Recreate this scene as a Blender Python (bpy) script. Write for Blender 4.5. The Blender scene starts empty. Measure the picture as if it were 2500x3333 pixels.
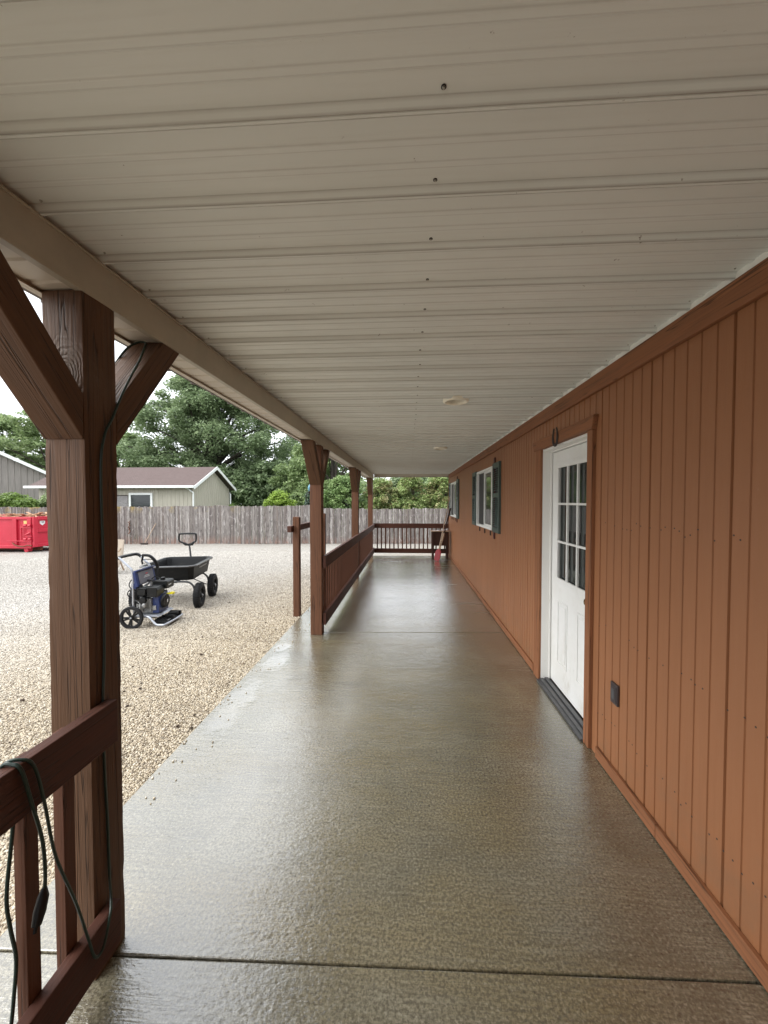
import bpy, math, random
import numpy as np
from mathutils import Vector, Matrix, noise as mnoise
R = math.radians
random.seed(7); rng = np.random.default_rng(7)
scene = bpy.context.scene
COL = scene.collection

# ------------------------------------------------------------------ helpers
class MB:
    """collects geometry and links it as one mesh object"""
    def __init__(self): self.v = []; self.f = []
    def add(self, vs, fs):
        b = len(self.v); self.v += [tuple(p) for p in vs]; self.f += [tuple(i + b for i in f) for f in fs]; return self
    def box(self, x0, x1, y0, y1, z0, z1):
        vs = [(x, y, z) for z in (z0, z1) for y in (y0, y1) for x in (x0, x1)]
        return self.add(vs, [(0, 2, 3, 1), (4, 5, 7, 6), (0, 1, 5, 4), (2, 6, 7, 3), (0, 4, 6, 2), (1, 3, 7, 5)])
    def obox(self, c, s, m=None):
        m = m or Matrix.Identity(3); c = Vector(c)
        vs = [c + m @ Vector((x * s[0] / 2, y * s[1] / 2, z * s[2] / 2)) for z in (-1, 1) for y in (-1, 1) for x in (-1, 1)]
        return self.add(vs, [(0, 2, 3, 1), (4, 5, 7, 6), (0, 1, 5, 4), (2, 6, 7, 3), (0, 4, 6, 2), (1, 3, 7, 5)])
    def prism(self, poly, axis, a, b):
        """poly = list of 2-D points; axis 0,1,2 is the extrusion axis from a to b"""
        def p3(p, t): q = [p[0], p[1]]; q.insert(axis, t); return q
        n = len(poly); vs = [p3(p, a) for p in poly] + [p3(p, b) for p in poly]
        fs = [tuple(range(n)), tuple(range(2 * n - 1, n - 1, -1))] + [(i, i + n, (i + 1) % n + n, (i + 1) % n) for i in range(n)]
        return self.add(vs, fs)
    def tube(self, pts, r, n=8, smooth=0, caps=True, closed=False):
        pts = [Vector(p) for p in pts]
        if smooth: pts = catmull(pts, smooth, closed)
        m = len(pts); rs = r if hasattr(r, '__len__') else [r] * m
        if len(rs) != m: rs = list(np.interp(np.linspace(0, 1, m), np.linspace(0, 1, len(rs)), rs))
        up = Vector((0, 0, 1)); vs = []; prev = None
        for i, p in enumerate(pts):
            t = (pts[(i + 1) % m] - pts[i - 1]) if closed else (pts[min(i + 1, m - 1)] - pts[max(i - 1, 0)])
            t.normalize()
            if prev is None:
                a = t.cross(up)
                if a.length < .05: a = t.cross(Vector((1, 0, 0)))
            else: a = prev - t * prev.dot(t)
            a.normalize(); b = t.cross(a); prev = a
            for k in range(n):
                an = 2 * math.pi * k / n; vs.append(p + (a * math.cos(an) + b * math.sin(an)) * rs[i])
        fs = []
        for i in range(m if closed else m - 1):
            j = (i + 1) % m
            for k in range(n): fs.append((i * n + k, i * n + (k + 1) % n, j * n + (k + 1) % n, j * n + k))
        if caps and not closed: fs += [tuple(range(n - 1, -1, -1)), tuple(range((m - 1) * n, m * n))]
        return self.add(vs, fs)
    def lathe(self, prof, c, axis=(0, 0, 1), n=32, close=False):
        """prof = (radius, height) pairs turned about axis through c"""
        ax = Vector(axis).normalized(); a = ax.orthogonal().normalized(); b = ax.cross(a); c = Vector(c)
        vs = []
        for (r, h) in prof:
            for k in range(n):
                an = 2 * math.pi * k / n; vs.append(c + ax * h + (a * math.cos(an) + b * math.sin(an)) * r)
        fs = []; m = len(prof)
        for i in range(m if close else m - 1):
            j = (i + 1) % m
            for k in range(n): fs.append((i * n + k, i * n + (k + 1) % n, j * n + (k + 1) % n, j * n + k))
        if not close: fs += [tuple(range(n - 1, -1, -1)), tuple(range((m - 1) * n, m * n))]
        return self.add(vs, fs)
    def build(self, name, mat, parent=None, bevel=0, smooth=False, seg=2, org=None):
        me = bpy.data.meshes.new(name)
        o3 = org if org is not None else (ORG.get(root_of(parent), (0, 0, 0)) if parent else (0, 0, 0))
        o3 = Vector(o3)
        me.from_pydata([tuple(Vector(p) - o3) for p in self.v], [], self.f); me.validate()
        o = bpy.data.objects.new(name, me); COL.objects.link(o)
        if mat: me.materials.append(mat)
        if parent: o.parent = parent
        import bmesh
        bm = bmesh.new(); bm.from_mesh(me); bmesh.ops.recalc_face_normals(bm, faces=bm.faces); bm.to_mesh(me); bm.free()
        if smooth:
            for p in me.polygons: p.use_smooth = True
            try: me.set_sharp_from_angle(angle=R(38))
            except Exception: pass
        if bevel:
            md = o.modifiers.new('bevel', 'BEVEL'); md.width = bevel; md.segments = seg; md.limit_method = 'ANGLE'; md.angle_limit = R(40)
        return o
ORG = {}
def root_of(o):
    while o is not None and o.parent: o = o.parent
    return o
def catmull(P, k, closed=False):
    out = []; n = len(P)
    for i in range(n if closed else n - 1):
        if closed: p0, p1, p2, p3 = P[i - 1], P[i], P[(i + 1) % n], P[(i + 2) % n]
        else: p0, p1, p2, p3 = P[max(i - 1, 0)], P[i], P[i + 1], P[min(i + 2, n - 1)]
        for j in range(k):
            t = j / k
            out.append(.5 * ((2 * p1) + (p2 - p0) * t + (2 * p0 - 5 * p1 + 4 * p2 - p3) * t * t + (3 * p1 - p0 - 3 * p2 + p3) * t ** 3))
    if not closed: out.append(P[-1].copy())
    return out
def tag(o, label=None, cat=None, group=None, kind=None):
    if label: o['label'] = label
    if cat: o['category'] = cat
    if group: o['group'] = group
    if kind: o['kind'] = kind
    return o
def thing(name, label, cat, loc=(0, 0, 0), rz=0, group=None, local=False):
    o = bpy.data.objects.new(name, None); COL.objects.link(o); o.location = loc; o.rotation_euler = (0, 0, rz)
    o.empty_display_size = .1
    if not local: ORG[o] = Vector(loc)
    return tag(o, label, cat, group)
def dup(o, name=None, parent=None, loc=None):
    c = o.copy(); COL.objects.link(c)
    if parent is not None: c.parent = parent
    if loc is not None: c.location = loc
    for ch in list(o.children): dup(ch, parent=c)
    return c
def np_mesh(name, verts, faces, mat, parent=None):
    me = bpy.data.meshes.new(name); nv = len(verts); nf, k = faces.shape
    me.vertices.add(nv); me.vertices.foreach_set('co', verts.astype(np.float32).ravel())
    me.loops.add(nf * k); me.loops.foreach_set('vertex_index', faces.astype(np.int32).ravel())
    me.polygons.add(nf); me.polygons.foreach_set('loop_start', np.arange(0, nf * k, k, dtype=np.int32))
    me.polygons.foreach_set('loop_total', np.full(nf, k, dtype=np.int32))
    me.update(); me.validate(); me.materials.append(mat)
    o = bpy.data.objects.new(name, me); COL.objects.link(o)
    if parent: o.parent = parent
    return o

# ------------------------------------------------------------------ materials
class NT:
    def __init__(self, name):
        self.m = bpy.data.materials.new(name); self.m.use_nodes = True
        self.t = self.m.node_tree; self.b = self.t.nodes['Principled BSDF']; self.out = self.t.nodes['Material Output']
        self.co = self.n('ShaderNodeTexCoord').outputs['Object']
    def n(self, ty, **kw):
        nd = self.t.nodes.new(ty)
        for k, v in kw.items(): setattr(nd, k, v)
        return nd
    def put(self, sock, val):
        if hasattr(val, 'is_linked') or isinstance(val, bpy.types.NodeSocket): self.t.links.new(val, sock)
        else:
            if sock.type == 'RGBA' and len(val) == 3: val = (*val, 1)
            sock.default_value = val
    def noise(self, scale=5, sc=(1, 1, 1), detail=4, rough=.55, dist=0, off=(0, 0, 0), co=None, color=False):
        mp = self.n('ShaderNodeMapping'); self.put(mp.inputs['Vector'], co or self.co); mp.inputs['Scale'].default_value = sc; mp.inputs['Location'].default_value = off
        x = self.n('ShaderNodeTexNoise'); self.put(x.inputs['Vector'], mp.outputs[0])
        x.inputs['Scale'].default_value = scale; x.inputs['Detail'].default_value = detail; x.inputs['Roughness'].default_value = rough; x.inputs['Distortion'].default_value = dist
        return x.outputs['Color' if color else 0]
    def voro(self, scale, feature='F1', out='Distance', sc=(1, 1, 1), co=None, rand=1):
        mp = self.n('ShaderNodeMapping'); self.put(mp.inputs['Vector'], co or self.co); mp.inputs['Scale'].default_value = sc
        x = self.n('ShaderNodeTexVoronoi', feature=feature); self.put(x.inputs['Vector'], mp.outputs[0]); x.inputs['Scale'].default_value = scale
        x.inputs['Randomness'].default_value = rand
        return x.outputs[out]
    def ramp(self, f, *stops, interp='LINEAR'):
        r = self.n('ShaderNodeValToRGB'); self.put(r.inputs[0], f); cr = r.color_ramp; cr.interpolation = interp
        while len(cr.elements) < len(stops): cr.elements.new(.5)
        for e, (p, c) in zip(cr.elements, stops):
            e.position = p
            if not hasattr(c, '__len__'): c = (c, c, c)
            e.color = (*c, 1) if len(c) == 3 else c
        return r.outputs[0]
    def mix(self, f, a, b, mode='MIX'):
        x = self.n('ShaderNodeMix', data_type='RGBA', blend_type=mode); self.put(x.inputs[0], f); self.put(x.inputs[6], a); self.put(x.inputs[7], b); return x.outputs[2]
    def math(self, op, a, b=None, c=None, clamp=False):
        x = self.n('ShaderNodeMath', operation=op, use_clamp=clamp); self.put(x.inputs[0], a)
        if b is not None: self.put(x.inputs[1], b)
        if c is not None: self.put(x.inputs[2], c)
        return x.outputs[0]
    def sep(self, co=None):
        x = self.n('ShaderNodeSeparateXYZ'); self.put(x.inputs[0], co or self.co); return x.outputs
    def island(self): return self.n('ShaderNodeNewGeometry').outputs['Random Per Island']
    def world(self): return self.n('ShaderNodeNewGeometry').outputs['Position']
    def bump(self, h, strength=.3, dist=.01, normal=None):
        x = self.n('ShaderNodeBump'); self.put(x.inputs['Height'], h); x.inputs['Strength'].default_value = strength; x.inputs['Distance'].default_value = dist
        if normal is not None: self.put(x.inputs['Normal'], normal)
        return x.outputs[0]
    def done(self, color=None, rough=None, normal=None, metal=0, **kw):
        if color is not None: self.put(self.b.inputs['Base Color'], color)
        if rough is not None: self.put(self.b.inputs['Roughness'], rough)
        if normal is not None: self.put(self.b.inputs['Normal'], normal)
        self.b.inputs['Metallic'].default_value = metal
        for k, v in kw.items(): self.put(self.b.inputs[k.replace('_', ' ')], v)
        return self.m

def plain(name, color, rough=.5, metal=0, var=.12, scale=12, bump=.1, bd=.002, **kw):
    t = NT(name); n = t.noise(scale, detail=5)
    c = t.mix(t.ramp(n, (.3, 0), (.75, 1)), tuple(x * (1 - var) for x in color), tuple(min(1, x * (1 + var)) for x in color))
    r = t.math('MULTIPLY_ADD', n, .16, rough - .08)
    nb = t.noise(scale * 9, detail=3)
    return t.done(c, r, t.bump(nb, bump, bd), metal, **kw)

def wood_paint(name, color, axis, knot=None, rough=.5, strength=.55, rotx=0):
    """painted rough sawn timber, grain along axis"""
    t = NT(name); s = [9, 9, 9]; s[axis] = .55
    if rotx: mp0 = t.n('ShaderNodeMapping'); t.put(mp0.inputs[0], t.co); mp0.inputs['Rotation'].default_value = (R(rotx), 0, 0); t.co = mp0.outputs[0]
    g = t.noise(4.2, tuple(s), detail=6, rough=.62, dist=.8)
    s2 = [60, 60, 60]; s2[axis] = 2.2
    fine = t.noise(2.6, tuple(s2), detail=3)
    s3 = [7, 7, 7]; s3[axis] = .18
    crack = t.ramp(t.noise(3.1, tuple(s3), detail=3, dist=.5, off=(3, 7, 1)), (.485, 0), (.5, 1), (.515, 0))
    big = t.noise(1.9, detail=5, off=(9, 2, 4))
    worn = t.ramp(t.noise(16, tuple([.5 if i == axis else 1.6 for i in range(3)]), detail=7, rough=.7), (.62, 0), (.72, 1))
    c = t.mix(t.ramp(g, (.3, 0), (.7, 1)), tuple(x * .72 for x in color), tuple(x * 1.15 for x in color))
    c = t.mix(t.math('MULTIPLY', big, .5), c, tuple(x * .7 for x in color))
    c = t.mix(t.math('MULTIPLY', worn, .18), c, (color[0] * 1.35 + .02, color[1] * 1.4 + .02, color[2] * 1.5 + .016))
    h = t.math('MULTIPLY_ADD', fine, .35, g)
    h = t.math('SUBTRACT', h, t.math('MULTIPLY', crack, .9))
    c = t.mix(t.math('MULTIPLY', crack, .7), c, (.02, .01, .006))
    if knot:
        x, y, z = t.sep()
        kx, kz, rr = knot
        dx = t.math('MULTIPLY', t.math('SUBTRACT', x, kx), 2.2); dz = t.math('SUBTRACT', z, kz)
        d = t.math('SQRT', t.math('ADD', t.math('MULTIPLY', dx, dx), t.math('MULTIPLY', dz, dz)))
        d = t.math('ADD', d, t.math('MULTIPLY', t.math('SUBTRACT', t.noise(13, detail=4), .5), .085))
        rings = t.math('MULTIPLY_ADD', t.math('SINE', t.math('MULTIPLY', d, 300)), .5, .5)
        mask = t.ramp(d, (0, 1), (rr, .9), (rr * 1.9, 0))
        h = t.mix(t.math('MULTIPLY', mask, .6), h, rings)
        core = t.math('MULTIPLY', t.ramp(d, (0, 1), (rr * .42, 0)), t.ramp(t.noise(38, detail=3, off=(1, 5, 2)), (.52, 0), (.58, 1)))
        c = t.mix(t.math('MULTIPLY', mask, .45), c, (color[0] * 1.15 + .04, color[1] * 1.5 + .05, color[2] * 1.9 + .05))
        c = t.mix(core, c, (.012, .008, .007))
    return t.done(c, t.math('MULTIPLY_ADD', g, .25, rough), t.bump(h, strength, .004), Specular_IOR_Level=.3)

BROWN = (.145, .058, .03)
M = {}
M['post_near'] = wood_paint('paint_post_near', (.122, .060, .030), 2, knot=(.012, 2.02, .085), strength=1.0)
M['post'] = wood_paint('paint_post', (.150, .064, .032), 2)
M['rail_y'] = wood_paint('paint_rail_along', (.085, .030, .018), 1)
M['rail_x'] = wood_paint('paint_rail_across', (.10, .036, .021), 0)
M['baluster'] = wood_paint('paint_baluster', (.12, .046, .024), 2)
M['trim'] = wood_paint('paint_trim', (.265, .108, .048), 1, strength=.2)
M['trim_v'] = wood_paint('paint_trim_upright', (.265, .108, .048), 2, strength=.2)
def siding_mat():
    t = NT('painted_siding'); x, y, z = t.sep(t.world()); W = t.world()
    c = t.mix(t.ramp(t.noise(.9, (1, 1, .35), detail=6, co=W), (.3, 0), (.7, 1)), (.255, .104, .043), (.310, .130, .055))
    fine = t.noise(30, (1, 1, .10), detail=5, co=W)
    c = t.mix(t.math('MULTIPLY', fine, .35), c, (.225, .090, .034))
    # splash dirt and scuffs with their own ragged shape
    scuff = t.ramp(t.noise(14, (1, 1, 1.4), detail=9, rough=.75, co=W), (.66, 0), (.70, 1))
    c = t.mix(t.math('MULTIPLY', scuff, .22), c, (.40, .24, .15))
    dirt_shade = t.math('MULTIPLY', t.ramp(z, (.05, 1), (.55, 0)), t.ramp(t.noise(7, detail=8, rough=.7, co=W), (.45, 0), (.7, 1)))
    c = t.mix(t.math('MULTIPLY', dirt_shade, .55), c, (.17, .10, .055))
    run = t.ramp(t.noise(1.0, (14, 14, .7), detail=6, rough=.65, co=W, off=(1, 4, 2)), (.58, 0), (.72, 1))
    c = t.mix(t.math('MULTIPLY', run, .22), c, (.16, .075, .035))
    h = t.math('ADD', t.noise(55, (1, 1, .12), detail=4, co=W), t.math('MULTIPLY', t.noise(160, detail=2, co=W), .4))
    return t.done(c, t.math('MULTIPLY_ADD', fine, .2, .40), t.bump(h, .28, .0025))
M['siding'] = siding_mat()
def ceiling_mat():
    t = NT('cream_sheet_metal'); W = t.world()
    c = t.mix(t.ramp(t.noise(1.1, detail=5, co=W), (.3, 0), (.7, 1)), (.76, .79, .755), (.82, .845, .81))
    streak = t.ramp(t.noise(2.0, (1.2, 22, 1), detail=5, rough=.65, co=W), (.5, 0), (.85, 1))
    c = t.mix(t.math('MULTIPLY', streak, .12), c, (.42, .38, .32))
    x, y, z = t.sep(W)
    yy = t.math('SUBTRACT', y, t.math('MULTIPLY', x, .005))
    ph = t.math('MULTIPLY', t.math('FRACT', t.math('DIVIDE', t.math('SUBTRACT', yy, .831 - .060), .2245)), .2245)   # .060 at the rib bottom
    def line(p, w): return t.ramp(t.math('DIVIDE', t.math('ABSOLUTE', t.math('SUBTRACT', ph, p)), w), (0, 1), (1, 0))
    irr = t.math('MULTIPLY_ADD', t.noise(3, (1, 14, 1), detail=5, rough=.7, co=W), .9, .28, clamp=True)
    ln = t.math('MAXIMUM', t.math('MAXIMUM', line(.0545, .0026), line(.0668, .0028)), t.math('MULTIPLY', line(.047, .003), .5))
    mn = t.math('MAXIMUM', t.math('MAXIMUM', line(.137, .0022), line(.1525, .0022)), t.math('MAXIMUM', line(.199, .0022), line(.2145, .0022)))
    dirt_shade = t.math('MAXIMUM', ln, t.math('MULTIPLY', mn, .32))  # rib-edge shade painted in as dark lines, along with crease dirt
    c = t.mix(t.math('MULTIPLY', t.math('MULTIPLY', dirt_shade, irr), .95), c, (.20, .165, .125))
    speck = t.ramp(t.noise(26, detail=5, rough=.7, co=W, off=(4, 1, 0)), (.685, 0), (.72, 1))
    c = t.mix(t.math('MULTIPLY', speck, .75), c, (.12, .08, .05))
    return t.done(c, .42, t.bump(t.noise(420, detail=2, co=W), .12, .001), Specular_IOR_Level=.35)
M['ceiling'] = ceiling_mat()
M['beam'] = plain('beam_cladding', (.42, .38, .30), .42, var=.14, scale=5)
M['soffit'] = plain('soffit_metal', (.60, .55, .47), .45, var=.07, scale=3)
M['fascia_dark'] = plain('fascia_brown', (.11, .085, .065), .5)
M['closure'] = plain('white_closure', (.8, .8, .76), .6)
def slab_mat():
    t = NT('wet_broomed_concrete'); W = t.world(); x, y, z = t.sep(W)
    wob = t.noise(.8, detail=2, co=W, color=True)
    cw = t.n('ShaderNodeVectorMath', operation='MULTIPLY_ADD'); t.put(cw.inputs[0], wob); cw.inputs[1].default_value = (.10, .10, 0); t.put(cw.inputs[2], W); V = cw.outputs[0]
    lines = t.noise(1.0, (4, 210, 1), detail=4, rough=.6, co=V)
    lines2 = t.noise(1.0, (9, 420, 1), detail=2, co=V, off=(3, 1, 0))
    pit = t.noise(85, detail=4, rough=.6, co=W)
    lump = t.noise(30, (.8, 1.6, 1), detail=5, rough=.6, co=W)
    base = t.mix(t.ramp(t.noise(1.7, (1, .8, 1), detail=7, rough=.62, co=W), (.3, 0), (.72, 1)), (.135, .125, .083), (.300, .278, .205))
    stain = t.ramp(t.noise(1.0, (1.0, 2.4, 1), detail=7, rough=.62, co=W, off=(5.2, 2.1, 0)), (.44, 0), (.62, 1))
    base = t.mix(t.math('MULTIPLY', t.ramp(t.noise(1.0, (1.3, 3.4, 1), detail=6, rough=.62, co=W, off=(2.2, 8.1, 0)), (.48, 0), (.66, 1)), .38), base, (.10, .09, .062))
    base = t.mix(t.math('MULTIPLY', stain, .70), base, (.215, .175, .090))
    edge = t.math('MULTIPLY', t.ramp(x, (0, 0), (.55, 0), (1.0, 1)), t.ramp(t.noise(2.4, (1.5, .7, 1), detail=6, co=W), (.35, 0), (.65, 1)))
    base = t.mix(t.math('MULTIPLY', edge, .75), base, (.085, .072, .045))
    brm = t.ramp(t.noise(.8, (1, 1.6, 1), detail=4, co=W, off=(6, 6, 0)), (.35, .25), (.62, 1))
    base = t.mix(t.math('MULTIPLY', t.math('MULTIPLY', t.ramp(t.noise(1.0, (3.2, 120, 1), detail=5, rough=.7, co=V, off=(4, 4, 0)), (.40, 1), (.56, 0)), brm), .62), base, (.080, .072, .050))
    grain = t.noise(95, detail=5, rough=.7, co=W, off=(3, 9, 0))
    base = t.mix(t.math('MULTIPLY', t.ramp(grain, (.40, 1), (.52, 0)), .70), base, (.075, .066, .042))
    base = t.mix(t.math('MULTIPLY', t.ramp(grain, (.54, 0), (.66, 1)), .40), base, (.42, .39, .31))
    base = t.mix(t.math('MULTIPLY', t.ramp(t.noise(1.0, (3, 60, 1), detail=4, co=V, off=(7, 0, 0)), (.55, 0), (.75, 1)), .3), base, (.30, .28, .21))
    base = t.mix(t.math('MULTIPLY', t.ramp(pit, (.38, 1), (.50, 0)), .65), base, (.06, .05, .035))
    rust = t.ramp(t.noise(11, detail=6, rough=.7, co=W, off=(8, 3, 1)), (.69, 0), (.73, 1))
    base = t.mix(t.math('MULTIPLY', rust, .5), base, (.16, .085, .04))
    wet = t.ramp(t.noise(1.0, (1, .75, 1), detail=5, rough=.55, co=W, off=(2.2, 7.3, 0)), (.36, 0), (.6, 1))
    left = t.ramp(t.math('MULTIPLY', t.math('ADD', x, 1.5), .37), (.0, 1), (.75, 0))
    wetter = t.math('ADD', t.math('MULTIPLY', wet, .55), t.math('MULTIPLY', left, .45), clamp=True)
    rough = t.math('MULTIPLY_ADD', wetter, -.08, .19)
    rough = t.math('ADD', rough, t.math('MULTIPLY', t.ramp(t.noise(1.0, (.7, 3.6, 1), detail=5, rough=.6, co=W, off=(1, 6, 0)), (.42, 0), (.66, 1)), .13))
    pw = t.noise(5, detail=3, co=W); puddle = None
    for (px, py, rx, ry) in ((-1.36, 2.95, .13, .55), (-1.33, 3.75, .12, .30), (-1.40, 4.15, .09, .16), (-1.0, 2.0, .16, .35)):
        dx = t.math('DIVIDE', t.math('SUBTRACT', x, px), rx); dy = t.math('DIVIDE', t.math('SUBTRACT', y, py), ry)
        d = t.math('ADD', t.math('ADD', t.math('MULTIPLY', dx, dx), t.math('MULTIPLY', dy, dy)), t.math('MULTIPLY', t.math('SUBTRACT', pw, .5), 2.4))
        p1 = t.ramp(d, (.25, .8), (1.0, 0)); puddle = p1 if puddle is None else t.math('MAXIMUM', puddle, p1)
    rough = t.math('MULTIPLY', rough, t.math('MULTIPLY_ADD', puddle, -.6, 1))
    h = t.math('ADD', t.math('MULTIPLY', lines, .45), t.math('MULTIPLY', lump, 1.05))
    h = t.math('ADD', h, t.math('MULTIPLY', pit, .12)); h = t.math('ADD', h, t.math('MULTIPLY', t.noise(62, detail=3, co=W, off=(2, 2, 0)), .7)); h = t.math('ADD', h, t.math('MULTIPLY', t.noise(1.0, (4, 19, 1), detail=4, rough=.6, co=V, off=(5, 2, 0)), .8))
    h = t.math('MULTIPLY', h, t.math('MULTIPLY_ADD', puddle, -.8, 1))
    swell = t.noise(5, (1, 2, 1), detail=2, co=W)
    n1 = t.bump(h, .55, .0034); n2 = t.bump(t.math('ADD', swell, t.noise(11, (1, 3.2, 1), detail=3, co=W)), .22, .008, n1)
    return t.done(base, rough, n2, Specular_IOR_Level=.5, Coat_Weight=1.0, Coat_IOR=2.0, Coat_Roughness=t.math('MULTIPLY', rough, .62), Coat_Normal=n2)
M['slab'] = slab_mat()
M['joint'] = plain('joint_dirt', (.03, .025, .02), .8)
def gravel_mat():
    t = NT('gravel_sheet'); W = t.world(); x, y, z = t.sep(W)
    cell = t.voro(80, out='Color', co=W); d = t.voro(80, out='Distance', co=W)
    cell2 = t.voro(24, out='Color', co=W); d2 = t.voro(24, out='Distance', co=W)
    v = t.n('ShaderNodeSeparateColor'); t.put(v.inputs[0], cell); r1 = v.outputs[0]
    v2 = t.n('ShaderNodeSeparateColor'); t.put(v2.inputs[0], cell2); r2 = v2.outputs[1]
    tan = t.ramp(r1, (0, (.17, .13, .085)), (.25, (.34, .28, .20)), (.6, (.42, .36, .27)), (.85, (.52, .465, .375)), (1, (.24, .20, .15)))
    grey = t.ramp(r1, (0, (.24, .225, .20)), (.4, (.44, .42, .385)), (.8, (.55, .53, .49)), (1, (.33, .315, .29)))
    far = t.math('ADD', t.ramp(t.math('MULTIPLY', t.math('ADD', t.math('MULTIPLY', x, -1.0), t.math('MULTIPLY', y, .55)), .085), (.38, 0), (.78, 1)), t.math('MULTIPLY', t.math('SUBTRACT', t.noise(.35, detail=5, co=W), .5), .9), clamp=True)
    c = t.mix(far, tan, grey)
    c = t.mix(t.math('MULTIPLY', t.ramp(r2, (.86, 0), (.9, 1)), .5), c, (.20, .15, .10))
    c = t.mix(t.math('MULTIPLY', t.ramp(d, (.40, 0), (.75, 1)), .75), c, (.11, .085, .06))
    track = t.ramp(t.noise(.5, (1.4, 7, 1), detail=7, rough=.7, co=W), (.55, 0), (.68, 1))
    c = t.mix(t.math('MULTIPLY', track, .30), c, (.32, .27, .20))
    h = t.math('SUBTRACT', t.math('SUBTRACT', 1.0, d), t.math('MULTIPLY', d2, .45))
    h = t.math('ADD', h, t.math('MULTIPLY', t.noise(7, detail=5, co=W), 1.0))
    return t.done(c, .78, t.bump(h, .8, .016))
M['gravel'] = gravel_mat()
def pebble_mat():
    t = NT('pea_gravel'); r = t.island(); W = t.world(); x, y, z = t.sep(W)
    c = t.ramp(r, (0, (.10, .075, .05)), (.14, (.30, .235, .150)), (.35, (.47, .395, .275)), (.65, (.56, .485, .36)), (.82, (.68, .625, .52)), (.93, (.34, .27, .19)), (1, (.12, .09, .065)))
    g = t.ramp(r, (0, (.22, .205, .185)), (.12, (.36, .34, .31)), (.5, (.50, .475, .435)), (1, (.64, .615, .57)))
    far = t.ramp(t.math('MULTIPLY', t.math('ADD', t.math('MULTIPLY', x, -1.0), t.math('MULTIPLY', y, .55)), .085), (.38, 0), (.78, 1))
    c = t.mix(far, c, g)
    c = t.mix(t.math('MULTIPLY', t.noise(130, detail=3, co=W), .3), c, (.40, .33, .25))
    return t.done(c, .55, t.bump(t.noise(300, detail=2, co=W), .2, .001))
M['pebble'] = pebble_mat()
def door_mat():
    t = NT('aged_white_door_paint'); x, y, z = t.sep(t.world())
    c = t.mix(t.ramp(t.noise(2.2, detail=6, rough=.65), (.4, 0), (.75, 1)), (.76, .76, .745), (.66, .65, .61))
    sm = t.math('MULTIPLY', t.ramp(t.noise(6, (1, 1, .5), detail=8, rough=.75), (.55, 0), (.70, 1)), t.ramp(t.math('MULTIPLY', z, .5), (.05, 1), (.6, .12)))
    return t.done(t.mix(t.math('MULTIPLY', sm, .55), c, (.42, .37, .29)), .38, t.bump(t.noise(60, detail=3), .06, .001))
M['white_paint'] = door_mat()
def jamb_mat():
    t = NT('scuffed_white_paint'); n = t.ramp(t.noise(9, (1, 1, .5), detail=8, rough=.75), (.63, 0), (.68, 1))
    return t.done(t.mix(t.math('MULTIPLY', n, .5), (.78, .77, .74), (.45, .40, .33)), .45)
M['jamb'] = jamb_mat()
M['vinyl'] = plain('white_vinyl', (.78, .78, .75), .38, var=.04, bump=.03)
M['glass'] = plain('window_glass', (.035, .040, .038), .05, var=.2, scale=2, bump=.02, bd=.001, Specular_IOR_Level=.75)
M['glass2'] = plain('window_glass_fogged', (.06, .07, .07), .12, var=.4, scale=1.4, bump=.04, bd=.001, Specular_IOR_Level=.9)
M['screen'] = plain('insect_screen', (.028, .027, .028), .6, var=.2, scale=5, bump=.3)
M['threshold'] = plain('threshold_metal', (.085, .085, .09), .32, metal=.3, var=.25, scale=20)
M['shutter'] = plain('green_shutter_plastic', (.045, .072, .062), .42, var=.1, scale=6)
M['darkred'] = plain('dark_red_board', (.075, .018, .014), .5)
M['clod'] = plain('dark_clods', (.06, .038, .024), .9, var=.5, scale=60, bump=.8, bd=.01)
M['iron'] = plain('rusty_iron', (.04, .028, .024), .6, var=.4, scale=40, bump=.3)
M['outlet'] = plain('bronze_outlet_cover', (.045, .034, .034), .35)
M['brass'] = plain('brass', (.55, .33, .12), .25, metal=1)
M['screw'] = plain('screw_metal', (.5, .48, .44), .3, metal=.9)
M['screw_ring'] = plain('rubber_washer', (.02, .018, .016), .7)
M['light_trim'] = plain('cream_light_trim', (.90, .85, .72), .4)
M['light_inner'] = plain('light_reflector', (.75, .72, .62), .3)
M['cord'] = plain('green_cord', (.012, .032, .024), .38, var=.25, scale=60)
M['black_plastic'] = plain('black_plastic', (.008, .0085, .009), .36, var=.3, scale=14, bump=.2, Specular_IOR_Level=.3)
def tub_mat():
    t = NT('dusty_black_tub'); n = t.ramp(t.noise(5, (1, 1, 2.5), detail=8, rough=.7), (.5, 0), (.8, 1))
    return t.done(t.mix(t.math('MULTIPLY', n, .18), (.010, .0105, .011), (.11, .10, .09)), .5, t.bump(t.noise(60, detail=3), .15, .002), Specular_IOR_Level=.22)
M['tub'] = tub_mat()
M['tub_rim'] = plain('highlit_tub_rim', (.10, .10, .102), .3, var=.3)  # grey highlight of the rim lip put into its base colour
M['rubber'] = plain('tyre_rubber', (.014, .014, .015), .75, var=.3, scale=25, bump=.4, bd=.003, Specular_IOR_Level=.25)
M['steel'] = plain('grey_painted_steel', (.06, .062, .065), .38, metal=.4, var=.2)
M['silver'] = plain('silver_painted_steel', (.42, .44, .48), .30, metal=.55, var=.12)
M['rimblack'] = plain('black_steel_rim', (.022, .023, .025), .35, metal=.2)
M['blue'] = plain('blue_plastic', (.012, .026, .105), .35, var=.15)
M['greyplate'] = plain('grey_face_plate', (.13, .13, .15), .4)
M['alu'] = plain('cast_aluminium', (.34, .34, .33), .45, metal=.7, var=.3, scale=30, bump=.4)
M['white_mark'] = plain('white_lettering', (.6, .6, .6), .6)
M['yellow'] = plain('yellow_plastic', (.85, .75, .03), .4)
M['red_mark'] = plain('red_mark', (.5, .03, .03), .5)
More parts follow.
